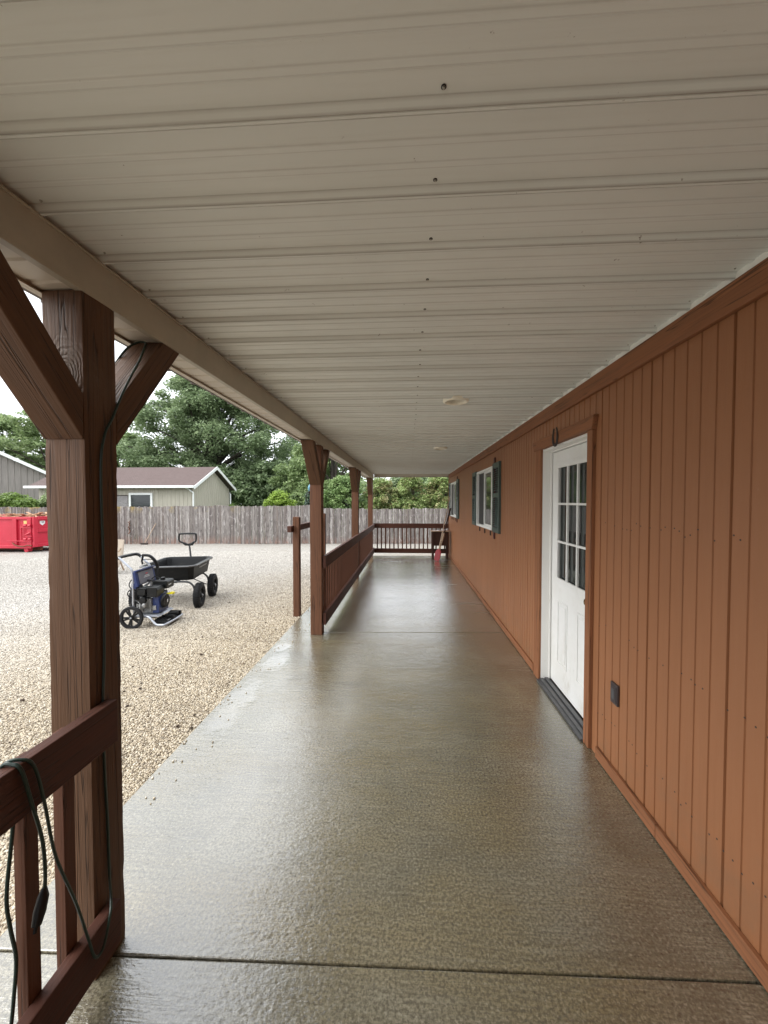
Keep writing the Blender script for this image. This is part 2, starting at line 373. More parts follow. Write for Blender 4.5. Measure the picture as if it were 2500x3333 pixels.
def dump_mat():
    t = NT('red_dumpster_paint'); r = t.ramp(t.noise(3, detail=8, rough=.7), (.58, 0), (.72, 1))
    c = t.mix(t.ramp(t.noise(1.2, detail=5), (.3, 0), (.7, 1)), (.40, .008, .026), (.50, .018, .045))
    c = t.mix(t.math('MULTIPLY', r, .3), c, (.34, .05, .045))
    return t.done(c, .45, t.bump(t.noise(9, detail=5), .3, .01))
M['dumpster'] = dump_mat()
M['rust'] = plain('rust', (.16, .06, .03), .8, var=.4, scale=15)
M['sticker_y'] = plain('yellow_sticker', (.75, .52, .18), .5)
M['debris'] = plain('wood_debris', (.42, .24, .14), .8, var=.4, scale=8, bump=.6, bd=.02)
def fence_mat():
    t = NT('weathered_pickets'); W = t.world(); r = t.island(); x, y, z = t.sep(W)
    add = t.n('ShaderNodeVectorMath', operation='ADD'); cmb = t.n('ShaderNodeCombineXYZ'); t.put(cmb.inputs[2], t.math('MULTIPLY', r, 60)); t.put(add.inputs[0], W); t.put(add.inputs[1], cmb.outputs[0]); V = add.outputs[0]
    base = t.ramp(r, (0, (.11, .092, .085)), (.2, (.29, .265, .245)), (.4, (.15, .13, .12)), (.62, (.43, .405, .38)), (.8, (.25, .225, .205)), (1, (.19, .16, .14)))
    s = t.noise(3.2, (14, 14, .9), detail=6, rough=.65, co=V, dist=.6)
    c = t.mix(t.ramp(s, (.38, 0), (.66, 1)), base, (.085, .07, .066))
    k = t.noise(2.2, (4, 4, 1.3), detail=4, co=V, dist=1.2)
    c = t.mix(t.math('MULTIPLY', t.ramp(k, (.60, 0), (.68, 1)), .8), c, (.055, .045, .045))
    c = t.mix(t.math('MULTIPLY', t.ramp(k, (.30, 1), (.42, 0)), .5), c, (.55, .52, .50))
    low = t.math('MULTIPLY', t.ramp(t.math('MULTIPLY_ADD', z, .6, .5), (.18, 1), (.50, 0)), t.ramp(t.noise(2.5, (3, 3, .8), detail=6, co=V), (.4, 0), (.6, 1)))
    c = t.mix(t.math('MULTIPLY', low, .7), c, (.30, .145, .095))
    lich = t.math('MULTIPLY', t.math('MULTIPLY', t.ramp(t.math('MULTIPLY', z, .7), (.72, 0), (.93, 1)), t.ramp(t.math('MULTIPLY', x, -.1), (.75, 0), (1.0, 1))), t.ramp(t.noise(2.1, (1, 1, 1.2), detail=6, co=W), (.52, 0), (.62, 1)))
    c = t.mix(t.math('MULTIPLY', lich, .75), c, (.34, .25, .07))
    return t.done(c, .85, t.bump(s, .5, .006))
M['fence'] = fence_mat()
def ribbed(name, c1, c2, pitch):
    t = NT(name); return t.done(t.mix(t.ramp(t.noise(2, (6, 6, .5), detail=6), (.35, 0), (.7, 1)), c1, c2), .7, t.bump(t.noise(30, (3, 3, .3), detail=4), .3, .01))
M['shed_wall'] = ribbed('shed_siding', (.375, .345, .285), (.45, .415, .345), .2)
M['barn_wall'] = ribbed('barn_siding', (.20, .18, .165), (.27, .24, .22), .3)
def shingle_mat():
    t = NT('brown_shingles'); br = t.n('ShaderNodeTexBrick'); mp = t.n('ShaderNodeMapping'); t.put(mp.inputs[0], t.co); mp.inputs['Scale'].default_value = (1, 1, 1)
    t.put(br.inputs['Vector'], mp.outputs[0]); br.inputs['Scale'].default_value = 3.0; br.inputs['Color1'].default_value = (.10, .078, .072, 1); br.inputs['Color2'].default_value = (.145, .115, .108, 1); br.inputs['Mortar'].default_value = (.06, .042, .04, 1)
    br.inputs['Mortar Size'].default_value = .03
    c = t.mix(t.noise(9, detail=6), br.outputs[0], (.14, .105, .10))
    return t.done(c, .9, t.bump(t.noise(40, detail=4), .4, .01), Specular_IOR_Level=.1)
M['shingle'] = shingle_mat()
M['white_trim'] = plain('white_gutter', (.78, .79, .78), .4, var=.04)
M['dark_pane'] = plain('dark_pane', (.03, .035, .035), .12, var=.2)
M['osb'] = plain('chipboard', (.26, .24, .24), .8, var=.5, scale=30)
M['grass'] = plain('grass_ground', (.06, .10, .03), .9, var=.4, scale=2, bump=.6, bd=.03)
M['bark'] = wood_paint('bark', (.07, .058, .048), 2, strength=1.2)
M['pale_wood'] = wood_paint('pale_wood_handle', (.50, .37, .27), 2, strength=.2)
M['stand'] = wood_paint('dark_stained_wood', (.050, .018, .012), 2, strength=.4)
M['standtop'] = wood_paint('worn_table_top', (.42, .28, .19), 0, strength=.4)
M['paddle_red'] = plain('red_blade_paint', (.30, .014, .02), .35, var=.2)
M['paper'] = plain('pale_paper', (.72, .62, .60), .7, var=.2, scale=30)
M['ply'] = plain('weathered_plywood', (.34, .28, .22), .75, var=.12, scale=5)
M['tanmark'] = plain('brown_mark', (.20, .12, .06), .8)
M['bluebulb'] = plain('blue_glass', (.10, .28, .38), .15)

def foliage_mat(name, dark, mid, light, trans=.45, extra=None):
    t = NT(name); r = t.island(); W = t.world()
    n = t.noise(.9, detail=4, co=W)
    f = t.math('ADD', t.math('MULTIPLY', r, .6), t.math('MULTIPLY', t.ramp(n, (.3, 0), (.7, 1)), .45), clamp=True)
    c = t.ramp(f, (.05, dark), (.5, mid), (.95, light))
    if extra: c = t.mix(t.ramp(t.math('ADD', t.math('MULTIPLY', t.noise(1.7, detail=3, co=W, off=(3, 1, 7)), .8), t.math('MULTIPLY', r, .25)), (.56, 0), (.64, .7)), c, extra)
    t.put(t.b.inputs['Base Color'], c); t.b.inputs['Roughness'].default_value = .5; t.b.inputs['Specular IOR Level'].default_value = .35
    tr = t.n('ShaderNodeBsdfTranslucent'); t.put(tr.inputs[0], c); mx = t.n('ShaderNodeMixShader'); mx.inputs[0].default_value = trans
    t.t.links.new(t.b.outputs[0], mx.inputs[1]); t.t.links.new(tr.outputs[0], mx.inputs[2]); t.t.links.new(mx.outputs[0], t.out.inputs[0])
    return t.m
M['leaf_dark'] = foliage_mat('leaf_dark', (.10, .145, .072), (.21, .285, .145), (.37, .455, .26))
M['leaf_mid'] = foliage_mat('leaf_mid', (.10, .145, .06), (.21, .29, .12), (.37, .46, .22))
M['leaf_light'] = foliage_mat('leaf_light', (.07, .11, .03), (.14, .22, .05), (.26, .36, .10), .4)
M['leaf_bright'] = foliage_mat('leaf_bright', (.14, .22, .03), (.26, .38, .06), (.42, .55, .14), .4)
M['leaf_fir'] = foliage_mat('leaf_fir', (.025, .045, .035), (.05, .085, .06), (.09, .14, .10), .15)
M['leaf_shrub'] = foliage_mat('leaf_shrub', (.10, .15, .045), (.26, .35, .12), (.48, .56, .26), .35, extra=(.40, .31, .18))
M['leaf_shrub2'] = foliage_mat('leaf_shrub_green', (.07, .12, .04), (.19, .29, .10), (.38, .49, .22), .35)

# ------------------------------------------------------------------ ground
def gz(x, y):
    t = min(max((y - 5) / 13.2, 0), 1); xx = min(max(x, -25), 8)
    return -.045 + t * (-.31 + .0083 * (xx - 1.6))
def gz_np(x, y):
    t = np.clip((y - 5) / 13.2, 0, 1); xx = np.clip(x, -25, 8)
    b = -.045 + t * (-.31 + .0083 * (xx - 1.6))
    return b + .012 * np.sin(x * 1.3 + .4 * y) * np.cos(y * .9 - .3 * x) * np.clip((-x - 1.6) / 2, 0, 1)
xs = np.unique(np.concatenate([np.linspace(-220, -30, 16), np.linspace(-30, -8, 60), np.linspace(-8, 3, 90), np.linspace(3, 20, 20), np.linspace(20, 220, 14)]))
ys = np.unique(np.concatenate([np.linspace(-80, -4, 12), np.linspace(-4, 10, 110), np.linspace(10, 22, 50), np.linspace(22, 300, 20)]))
XX, YY = np.meshgrid(xs, ys); ZZ = gz_np(XX, YY)
ZZ = np.where((XX > -1.45) & (YY < 11.4), -.1, ZZ)
V = np.stack([XX.ravel(), YY.ravel(), ZZ.ravel()], 1); nx = len(xs); ny = len(ys)
I = np.arange(nx * ny).reshape(ny, nx)
F = np.stack([I[:-1, :-1].ravel(), I[:-1, 1:].ravel(), I[1:, 1:].ravel(), I[1:, :-1].ravel()], 1)
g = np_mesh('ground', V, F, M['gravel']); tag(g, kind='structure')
g.data.materials.append(M['grass'])
fc = V[F].mean(1); mi = (fc[:, 1] > 18.6).astype(np.int32); g.data.polygons.foreach_set('material_index', mi)
for p in g.data.polygons: p.use_smooth = True

# loose pebbles lying on the sheet near the porch
def pebbles():
    t = (1 + 5 ** .5) / 2
    ico = np.array([(-1, t, 0), (1, t, 0), (-1, -t, 0), (1, -t, 0), (0, -1, t), (0, 1, t), (0, -1, -t), (0, 1, -t), (t, 0, -1), (t, 0, 1), (-t, 0, -1), (-t, 0, 1)]) / math.sqrt(1 + t * t)
    fi = np.array([(0, 11, 5), (0, 5, 1), (0, 1, 7), (0, 7, 10), (0, 10, 11), (1, 5, 9), (5, 11, 4), (11, 10, 2), (10, 7, 6), (7, 1, 8), (3, 9, 4), (3, 4, 2), (3, 2, 6), (3, 6, 8), (3, 8, 9), (4, 9, 5), (2, 4, 11), (6, 2, 10), (8, 6, 7), (9, 8, 1)])
    octv = np.array([(1, 0, 0), (-1, 0, 0), (0, 1, 0), (0, -1, 0), (0, 0, 1), (0, 0, -1)]) * 1.15
    octf = np.array([(0, 2, 4), (2, 1, 4), (1, 3, 4), (3, 0, 4), (2, 0, 5), (1, 2, 5), (3, 1, 5), (0, 3, 5)])
    def field(n, ylo, yhi, pw):
        y = ylo + (yhi - ylo) * rng.random(n) ** pw; y = np.where(rng.random(n) > (y - ylo) / 2.6 if ylo > 2 else False, y + 2.6 * rng.random(n) ** .6, y); x = -1.535 - (y * 1.2 - 1.2).clip(.25, 11) * rng.random(n) ** 1.05
        return np.stack([x, y], 1)
    sp = np.stack([-1.50 + .22 * rng.random(150) ** 2.2, 1.2 + 9.5 * rng.random(150)], 1)
    ex = np.stack([-1.515 - .04 * rng.random(1800), .6 + 10.9 * rng.random(1800)], 1)
    VV = []; FF = []; base = 0
    for P, bv, bf in ((np.concatenate([field(80000, 1.0, 4.4, 1.1), field(26000, 2.4, 7.5, .8), ex, sp]), ico, fi), (field(200000, 2.6, 14.5, 1.5), octv, octf)):
        n = len(P); nv = len(bv)
        r = (.0042 + .0036 * rng.random(n) ** 1.8) * (1 + .085 * P[:, 1]); r = np.where(rng.random(n) < .004, r * 1.9, r)
        sc = np.stack([np.ones(n), .65 + .35 * rng.random(n), .45 + .3 * rng.random(n)], 1) * r[:, None]
        jit = 1 + .22 * (rng.random((n, nv, 1)) - .5)
        v = bv[None] * jit * sc[:, None, :]
        a = rng.random(n) * 6.283; ca, sa = np.cos(a)[:, None], np.sin(a)[:, None]
        vz = v[..., 2] + v[..., 0] * ((rng.random(n) - .5)[:, None] * .9)
        vx = v[..., 0] * ca - v[..., 1] * sa; vy = v[..., 0] * sa + v[..., 1] * ca
        z0 = gz_np(P[:, 0], P[:, 1]) + sc[:, 2] * (.25 + .6 * rng.random(n)); z0 = np.where(P[:, 0] > -1.512, sc[:, 2] * .8, z0)
        VV.append(np.stack([vx + P[:, 0:1], vy + P[:, 1:2], vz + z0[:, None]], 2).reshape(-1, 3))
        FF.append((bf[None] + (np.arange(n) * nv)[:, None, None]).reshape(-1, 3) + base); base += n * nv
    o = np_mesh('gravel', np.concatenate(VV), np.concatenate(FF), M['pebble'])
    tag(o, 'loose tan pea gravel spread beside the concrete walkway', 'gravel', kind='stuff')
    o.data.polygons.foreach_set('use_smooth', np.ones(len(o.data.polygons), bool))
pebbles()
random.seed(17); mb = MB()
for k in range(30):
    x = -1.58 - 1.9 * random.random() ** 1.8; y = random.uniform(1.3, 6.5)
    if random.random() < .3: x, y = -2.35 + random.gauss(0, .12), 3.35 + random.gauss(0, .25)
    rr = random.uniform(.006, .017); z = gz(x, y) + .016
    mb.lathe([(0, -rr * .4), (rr * .8, -rr * .3), (rr, 0), (rr * .6, rr * .35), (0, rr * .45)], (x, y, z), (random.uniform(-.4, .4), random.uniform(-.4, .4), 1), 7)
tag(mb.build('leaf_litter', M['clod']), 'small dark clods and dead leaves scattered on the pea gravel', 'leaf litter', kind='stuff')

# ------------------------------------------------------------------ walkway slab
XL, XW = -1.52, 1.2
J = [(-12.0, .0), (-5.5, .0), (-2.1, .0), (1.30, .030), (4.743, .060), (8.26, .075), (11.56, .06)]
mb = MB()
for k in range(len(J) - 1):
    a0, b0 = J[k]; a1, b1 = J[k + 1]; gp = .0035
    y = lambda j, x, s: j[0] + j[1] * x + s
    poly = [(XL, y(J[k], XL, gp)), (XW + .12, y(J[k], XW, gp)), (XW + .12, y(J[k + 1], XW, -gp)), (XL, y(J[k + 1], XL, -gp))]
    mb.prism(poly, 2, -.16, 0)
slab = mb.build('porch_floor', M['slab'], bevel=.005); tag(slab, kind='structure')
mb = MB(); mb.box(XL + .01, XW + .1, -11.9, 11.45, -.17, -.012)
jt = mb.build('floor_joint', M['joint'], slab)

# ------------------------------------------------------------------ building
H = thing('wooden_building', 'long building with rust brown grooved siding along the walkway', 'building', (XW, 3, 0))
DOOR = (2.63, 3.53, .0, 2.085); WIN = [(5.56, 6.80, 1.205, 2.13), (9.68, 10.95, 1.215, 2.14)]
def sided_wall():
    mb = MB(); y0, y1, z0, z1 = -12.0, 11.5, -.05, 2.60  # wall and porch lengthened unseen behind the camera to cut light from there
    prof = [(y0, 0)]
    gsp = .0812; gy = 1.431 - gsp * 164
    while gy < y1 - .02:
        if gy > y0 + .02:
            k = round((gy - 1.431) / gsp); w = .0055 if k % 6 == 1 else .0038; d = .009 if k % 6 == 1 else .0050
            prof += [(gy - w - .002, 0), (gy - w, d), (gy + w, d), (gy + w + .002, 0)]
        gy += gsp
    prof.append((y1, 0))
    brk = [DOOR[0], DOOR[1]] + [v for w in WIN for v in w[:2]]
    for b in brk:
        prof = [p for p in prof if not (abs(p[0] - b) < .02 and p[1] == 0 and False)]
        # depth at the break
        for i in range(len(prof) - 1):
            if prof[i][0] < b < prof[i + 1][0]:
                t = (b - prof[i][0]) / (prof[i + 1][0] - prof[i][0]); prof.insert(i + 1, (b, prof[i][1] + t * (prof[i + 1][1] - prof[i][1]))); break
    ops = [DOOR] + WIN
    for (ya, da), (yb, db) in zip(prof[:-1], prof[1:]):
        spans = [(z0, z1)]; m = (ya + yb) / 2
        for o in ops:
            if o[0] < m < o[1]:
                spans = [(z0, o[2]), (o[3], z1)]
        for (za, zb) in spans:
            if zb - za < .001: continue
            mb.add([(XW + da, ya, za), (XW + db, yb, za), (XW + db, yb, zb), (XW + da, ya, zb)], [(0, 3, 2, 1)])
    # shell: far gable end, back, near end
    mb.add([(XW, y1, z0), (9, y1, z0), (9, y1, z1), (5.1, y1, 3.9), (XW, y1, z1)], [(0, 1, 2, 3, 4)])
    mb.add([(XW, y0, z0), (9, y0, z0), (9, y0, z1), (5.1, y0, 3.9), (XW, y0, z1)], [(4, 3, 2, 1, 0)])
    mb.add([(9, y0, z0), (9, y1, z0), (9, y1, z1), (9, y0, z1)], [(0, 1, 2, 3)])
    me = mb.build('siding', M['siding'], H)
    return me
sided_wall()
random.seed(3); nh = MB().lathe([(.0038, 0), (.0032, -.0012)], (0, 0, 0), (1, 0, 0), 8).build('nail_head', M['iron'], H, org=(0, 0, 0)); nf = True
for z in (.85, 1.485, .30):      # nail heads in rows on the siding
    yy = 1.30
    while yy < 2.5:
        if random.random() < .62:
            lc = Vector((XW - .0002, yy + random.uniform(-.012, .012), z + random.uniform(-.02, .02))) - Vector(H.location)
            if nf: nh.location = lc; nf = False
            else: c = nh.copy(); COL.objects.link(c); c.parent = H; c.location = lc
        yy += .0812 * .5
MB().box(XW + .35, XW + .37, 4.9, 11.3, .3, 2.4).build('interior_wall', M['iron'], H)
mb = MB()
for (a, b) in ((-12, .9), (.902, 5.8), (5.802, 11.52)): mb.box(XW - .025, XW, a, b, 2.314, 2.424)
mb.build('frieze_board', M['trim'], H, bevel=.003)
mb = MB()
for (a, b) in ((-12.0, 1.878), (1.882, 2.475)): mb.box(XW - .020, XW, a, b, .006, .074)
mb.build('skirting_board', M['trim'], H, bevel=.003)
mb = MB()
for (a, b) in ((3.70, 7.6), (7.604, 11.5)): mb.box(XW - .020, XW, a, b, .006, .074)
mb.build('skirting_board', M['trim'], H, bevel=.003)
MB().box(XW - .022, XW + .07, 11.502, 11.53, 0, 2.31).build('corner_board', M['trim_v'], H, bevel=.003)
MB().box(XW - .012, XW - .004, -12, 11.45, 2.424, 2.462).build('closure_strip', M['closure'], H)
# roof over everything
mb = MB(); mb.prism([(-1.26, 2.47), (5.1, 4.15), (9.4, 2.75), (9.4, 2.70), (5.1, 4.05), (-1.26, 2.45 + .012)], 1, -12.2, 11.75)
mb.build('roof', M['barn_wall'], H)

# ceiling: ribbed sheets, ribs run across the walkway
def ceiling():
    mb = MB(); zf = 2.456; pts = []
    per = .2245; y = -12.0 + ((.831 + 12.0) % per) - per
    xs_ = [-1.20, 1.199]
    prof = []
    k = 0
    yy = y
    while yy < 11.47:
        # yy = centre of the narrow rib bottom
        prof += [(yy - .012, zf), (yy - .0065, zf - .0205), (yy - .0048, zf - .0215), (yy - .0035, zf - .0190), (yy - .0022, zf - .0215), (yy + .0030, zf - .0215), (yy + .0042, zf - .0190), (yy + .0054, zf - .0215), (yy + .0070, zf - .0200), (yy + .017, zf),
                 (yy + .074, zf), (yy + .080, zf - .0045), (yy + .094, zf - .0045), (yy + .100, zf),
                 (yy + .136, zf), (yy + .142, zf - .0045), (yy + .156, zf - .0045), (yy + .162, zf)]
        yy += per
    prof = [(max(-12.0, min(11.46, a)), b) for a, b in prof]
    LT = [(.38, 3.165), (.486, 5.95)]; HR = .086
    pr = []
    for (a, b) in zip(prof[:-1], prof[1:]):      # finer rows where the lights are let in
        n = 1
        if any(abs((a[0] + b[0]) / 2 - l[1]) < .13 for l in LT): n = max(1, int(math.ceil((b[0] - a[0]) / .007)))
        pr += [(a[0] + (b[0] - a[0]) * q / n, a[1] + (b[1] - a[1]) * q / n) for q in range(n)]
    prof = pr + [prof[-1]]
    XSS = sorted(set([-1.20, -.9, -.6, -.3, 0, .15, .75, .95, 1.199] + [round(.26 + .008 * q, 4) for q in range(43)])); nX = len(XSS)
    vs = []; fs = []
    for (a, b) in prof:
        for x in XSS:
            sag = .0022 * mnoise.noise(Vector((x * 1.3, a * 1.1, 3.1)))
            vs.append((x, a + .012 * (x / 2.4), b + sag))
    for j in range(len(prof) - 1):
        for i in range(nX - 1):
            cx_, cy_ = (XSS[i] + XSS[i + 1]) / 2, (prof[j][0] + prof[j + 1][0]) / 2 + .005 * XSS[i]
            if any(math.hypot(cx_ - l[0], cy_ - l[1]) < HR for l in LT): continue
            fs.append((j * nX + i, j * nX + i + 1, (j + 1) * nX + i + 1, (j + 1) * nX + i))
    mb.add(vs, fs)
    return mb.build('porch_ceiling', M['ceiling'], H), zf, per
ceil_o, ZF, PER = ceiling()
# screws: middle row, wall row and beam row
sm = MB(); sm.lathe([(.0038, 0), (.0038, -.0012), (.0026, -.0016), (.0026, -.0042), (.002, -.005)], (0, 0, 0), (0, 0, 1), 12)
sc0 = sm.build('screw', M['screw'], ceil_o, org=(0, 0, 0))
rg = MB(); rg.lathe([(.0052, .001), (.0056, -.0016), (.0050, -.0022), (.0037, -.0022), (.0037, .001)], (0, 0, 0), (0, 0, 1), 14, close=True)
wr0 = rg.build('washer', M['screw_ring'], sc0, org=(0, 0, 0))
hl = Vector(H.location); first = True; cnt = 0
spots = []
for k in range(44): spots.append((.066 + random.uniform(-.004, .004), .803 + k * PER, ZF))
for k in range(40): spots.append((1.165, .803 - .2245 + k * PER, ZF))
for k in range(12): spots.append((-1.02, .803 - .2245 + k * PER, ZF))
for s in spots:
    if s[1] > 11.3: continue
    if first: sc0.location = Vector(s) - hl; first = False; continue
    c = sc0.copy(); COL.objects.link(c); c.location = Vector(s) - hl; c.parent = ceil_o
    if s[1] < 4.5 and abs(s[0]) < .2:
        w = wr0.copy(); COL.objects.link(w); w.parent = c

# side beam
BX0, BX1, BZ0, BZ1 = -1.205, -1.05, 2.302, 2.434
mb = MB(); mb.box(BX1 - .02, BX1, -12, 11.58, BZ0, BZ1); mb.box(BX1 - .028, BX1 + .006, -12, 11.58, BZ1 - .006, BZ1 + .002); mb.box(BX1 - .024, BX1 + .003, -12, 11.58, BZ0 - .003, BZ0 + .010)
mb.build('side_beam', M['beam'], H, bevel=.002)
mb = MB(); y = -12; vs = []; prof = []
while y < 11.55:
    prof += [(y, BZ0 + .006), (y + .085, BZ0 + .006), (y + .092, BZ0 + .011), (y + .104, BZ0 + .011), (y + .111, BZ0 + .006)]; y += .1125
for a, b in prof: vs += [(BX0 + .004, min(a, 11.57), b), (BX1 - .02, min(a, 11.57), b)]
mb.add(vs, [(2 * i, 2 * i + 1, 2 * i + 3, 2 * i + 2) for i in range(len(prof) - 1)])
mb.build('soffit', M['soffit'], H)
mb = MB(); mb.box(BX0 - .006, BX0 + .004, -12, 11.58, BZ0 - .002, BZ1 + .01); mb.box(BX0 - .010, BX0 + .016, -12, 11.58, BZ0 - .006, BZ0 - .002)
mb.build('soffit_trim', M['soffit'], H)
mb = MB(); mb.box(BX0 - .040, BX0 - .016, -12.1, 11.65, BZ0 + .002, BZ1 + .04)
yy = -12
while yy < 11.5:
    mb.box(BX0 - .042, BX0 - .014, yy, yy + .02, BZ0 - .006, BZ0 + .012); yy += .2245
mb.build('fascia', M['fascia_dark'], H)
mb = MB(); mb.box(-1.03, XW - .027, 11.45, 11.57, 2.350, 2.452); mb.build('end_beam', M['soffit'], H, bevel=.003)
MB().box(-1.026, XW - .03, 11.440, 11.448, 2.344, 2.356).build('end_beam_trim', M['fascia_dark'], H)

# door with its frame
dfo = MB()
dfo.box(XW - .025, XW, 2.56, 2.632, .002, 2.086); dfo.box(XW - .025, XW, 3.528, 3.665, .002, 2.086)
cas = dfo.build('door_casing', M['trim_v'], H, bevel=.003)
mb = MB(); mb.prism([(2.555, 2.086), (3.70, 2.086), (3.735, 2.176), (2.53, 2.176)], 0, XW - .032, XW); mb.build('door_header', M['trim'], H, bevel=.003)
mb = MB(); mb.box(XW + .001, XW + .13, 2.615, 2.635, .02, 2.085); mb.box(XW - .004, XW + .13, 3.527, 3.545, .02, 2.085); mb.box(XW + .001, XW + .13, 2.635, 3.527, 2.066, 2.084)
mb.box(XW + .062, XW + .076, 3.512, 3.527, .03, 2.066); mb.box(XW + .062, XW + .076, 2.635, 3.527, 2.052, 2.066)
frame = mb.build('door_frame', M['jamb'], H, bevel=.002)
mb = MB()
dx = XW + .080
gy0, gy1, gz0, gz1 = 2.80, 3.36, .965, 1.92
mb.box(dx, dx + .04, 2.64, gy0, .035, 2.05); mb.box(dx, dx + .04, gy1, 3.522, .035, 2.05); mb.box(dx, dx + .04, gy0, gy1, .035, gz0); mb.box(dx, dx + .04, gy0, gy1, gz1, 2.05)
for (a, b) in ((2.80, 3.04), (3.165, 3.365)):      # two raised lower panels
    pass
door = mb.build('door', M['white_paint'], H)
mb = MB()
def ring(mb, x, ya, yb, za, zb, w, d):
    mb.box(x - d, x, ya, yb, za, za + w); mb.box(x - d, x, ya, yb, zb - w, zb); mb.box(x - d, x, ya, ya + w, za + w, zb - w); mb.box(x - d, x, yb - w, yb, za + w, zb - w)
for (a, b) in ((2.795, 2.985), (3.165, 3.365)):
    ring(mb, dx, a, b, .245, .785, .016, .007); mb.box(dx - .006, dx, a + .034, b - .034, .28, .75)
mb.build('door_panel', M['white_paint'], door, bevel=.004)
mb = MB(); ring(mb, dx, gy0 - .045, gy1 + .05, gz0 - .045, gz1 + .035, .022, .012); ring(mb, dx, gy0 - .022, gy1 + .022, gz0 - .022, gz1 + .018, .034, .018)
for k in (1, 2):
    yy = gy0 + (gy1 - gy0) * k / 3; mb.box(dx - .014, dx + .004, yy - .009, yy + .009, gz0, gz1)
    zz = gz0 + (gz1 - gz0) * k / 3; mb.box(dx - .0145, dx + .0035, gy0, gy1, zz - .009, zz + .009)
mb.build('glazing_bars', M['white_paint'], door, bevel=.003)
MB().box(dx + .012, dx + .018, gy0, gy1, gz0, gz1).build('door_glass', M['glass'], door)
mb = MB(); mb.lathe([(.012, 0), (.012, -.035), (.026, -.045), (.029, -.060), (.020, -.072), (.0, -.074)], (dx, 2.705, .93), (1, 0, 0), 20); mb.lathe([(.030, 0), (.030, -.006), (.012, -.008)], (dx, 2.705, .93), (1, 0, 0), 20)
mb.build('door_knob', M['brass'], door, smooth=True)
mb = MB(); mb.box(XW - .040, XW + .085, 2.633, 3.527, .001, .018); mb.box(XW - .012, XW + .02, 2.633, 3.527, .018, .026); mb.box(XW + .03, XW + .062, 2.633, 3.527, .018, .034)
mb.build('threshold', M['threshold'], H, bevel=.002)

# windows and shutters
def window(y0, y1, z0, z1, glass):
    mb = MB(); w = .042; d = .022
    xo = XW - d; xi = XW + .05
    for (a, b, c, e) in ((y0 + .004, y1 - .004, z0 + .004, z0 + w), (y0 + .004, y1 - .004, z1 - w, z1 - .004), (y0 + .004, y0 + w, z0 + w, z1 - w), (y1 - w, y1 - .004, z0 + w, z1 - w)): mb.box(xo, xi, a, b, c, e)
    o = mb.build('window', M['vinyl'], H, bevel=.003)
    ym = (y0 + y1) / 2 + .02
    mb = MB(); mb.box(XW - .004, XW + .03, ym - .02, ym + .02, z0 + w, z1 - w); mb.box(XW - .002, XW + .028, y0 + w, y0 + w + .028, z0 + w, z1 - w)
    mb.box(XW - .002, XW + .028, y0 + w + .028, ym - .02, z0 + w, z0 + w + .03); mb.box(XW - .002, XW + .028, y0 + w + .028, ym - .02, z1 - w - .03, z1 - w)
    mb.build('sash', M['vinyl'], o, bevel=.002)
    MB().box(XW + .012, XW + .016, y0 + w, ym, z0 + w, z1 - w).build('pane', glass, o)
    MB().box(XW + .020, XW + .024, ym, y1 - w, z0 + w, z1 - w).build('screen', M['screen'], o)
def shutter(y0, y1, z0, z1):
    mb = MB(); x0, x1 = XW - .032, XW; s = .045
    mb.box(x0, x1, y0, y0 + s, z0, z1); mb.box(x0, x1, y1 - s, y1, z0, z1)
    zm = (z0 + z1) / 2 + .03
    for (a, b) in ((z0, z0 + .07), (zm - .03, zm + .03), (z1 - .07, z1)): mb.box(x0 + .001, x1, y0 + s, y1 - s, a, b)
    o = mb.build('shutter', M['shutter'], H, bevel=.003)
    mb = MB(); z = z0 + .085
    while z < z1 - .08:
        if abs(z - zm) > .038: mb.add([(x0 + .003, y0 + s, z), (x0 + .003, y1 - s, z), (x0 + .006, y1 - s, z + .005), (x0 + .006, y0 + s, z + .005), (x1 - .008, y0 + s, z + .022), (x1 - .008, y1 - s, z + .022), (x1 - .004, y1 - s, z + .027), (x1 - .004, y0 + s, z + .027)],
               [(0, 1, 2, 3), (4, 7, 6, 5), (3, 2, 6, 7), (0, 4, 5, 1), (0, 3, 7, 4), (1, 5, 6, 2)])
        z += .030
    mb.build('louvers', M['shutter'], o)
    MB().box(XW - .006, XW - .001, y0 + s, y1 - s, z0 + .07, z1 - .07).build('shutter_back', M['screen'], o)
for i, w in enumerate(WIN):
    window(*w, M['glass'] if i == 0 else M['glass2'])
    shutter(w[0] - .47, w[0] - .085, w[2] - .005, w[3] + .02); shutter(w[1] + .02, w[1] + .385 if i == 0 else w[1] + .36, w[2], w[3] + .015)
    MB().box(XW - .020, XW, w[0] - .155, w[0] - .100, w[2] - .10, w[3] + .10).build('hanger_board', M['darkred'], H)
    for k in range(3):
        yy = w[0] + .12 + .42 * k
        MB().box(XW - .016, XW, yy, yy + .02, w[2] - .075, w[2] - .005).build('bracket', M['iron'], H)
mb = MB(); mb.box(XW - .014, XW, 2.240, 2.314, .450, .570); mb.box(XW - .018, XW - .014, 2.248, 2.305, .462, .558)
oc = mb.build('outlet_cover', M['outlet'], H, bevel=.004)
mb = MB(); mb.box(XW - .0205, XW - .018, 2.262, 2.291, .482, .540); mb.build('cover_latch', M['threshold'], oc)
mb = MB(); mb.box(XW - .036, XW - .024, 11.20, 11.22, 1.2, 1.28)
# horseshoe
pts = [(XW - .037, 3.155 + .048 * math.sin(a) * (1.0 if abs(a) < 1.9 else .92), 2.135 - .068 * math.cos(a) + (.012 if abs(a) > 2.2 else 0)) for a in np.linspace(-2.55, 2.55, 22)]
mb = MB(); mb.tube(pts, [.006, .008, .010, .011, .010, .008, .006], 8); hs = mb.build('horseshoe', M['iron'], smooth=True)
tag(hs, 'rusty dark horseshoe nailed above the white door, open end up', 'horseshoe')

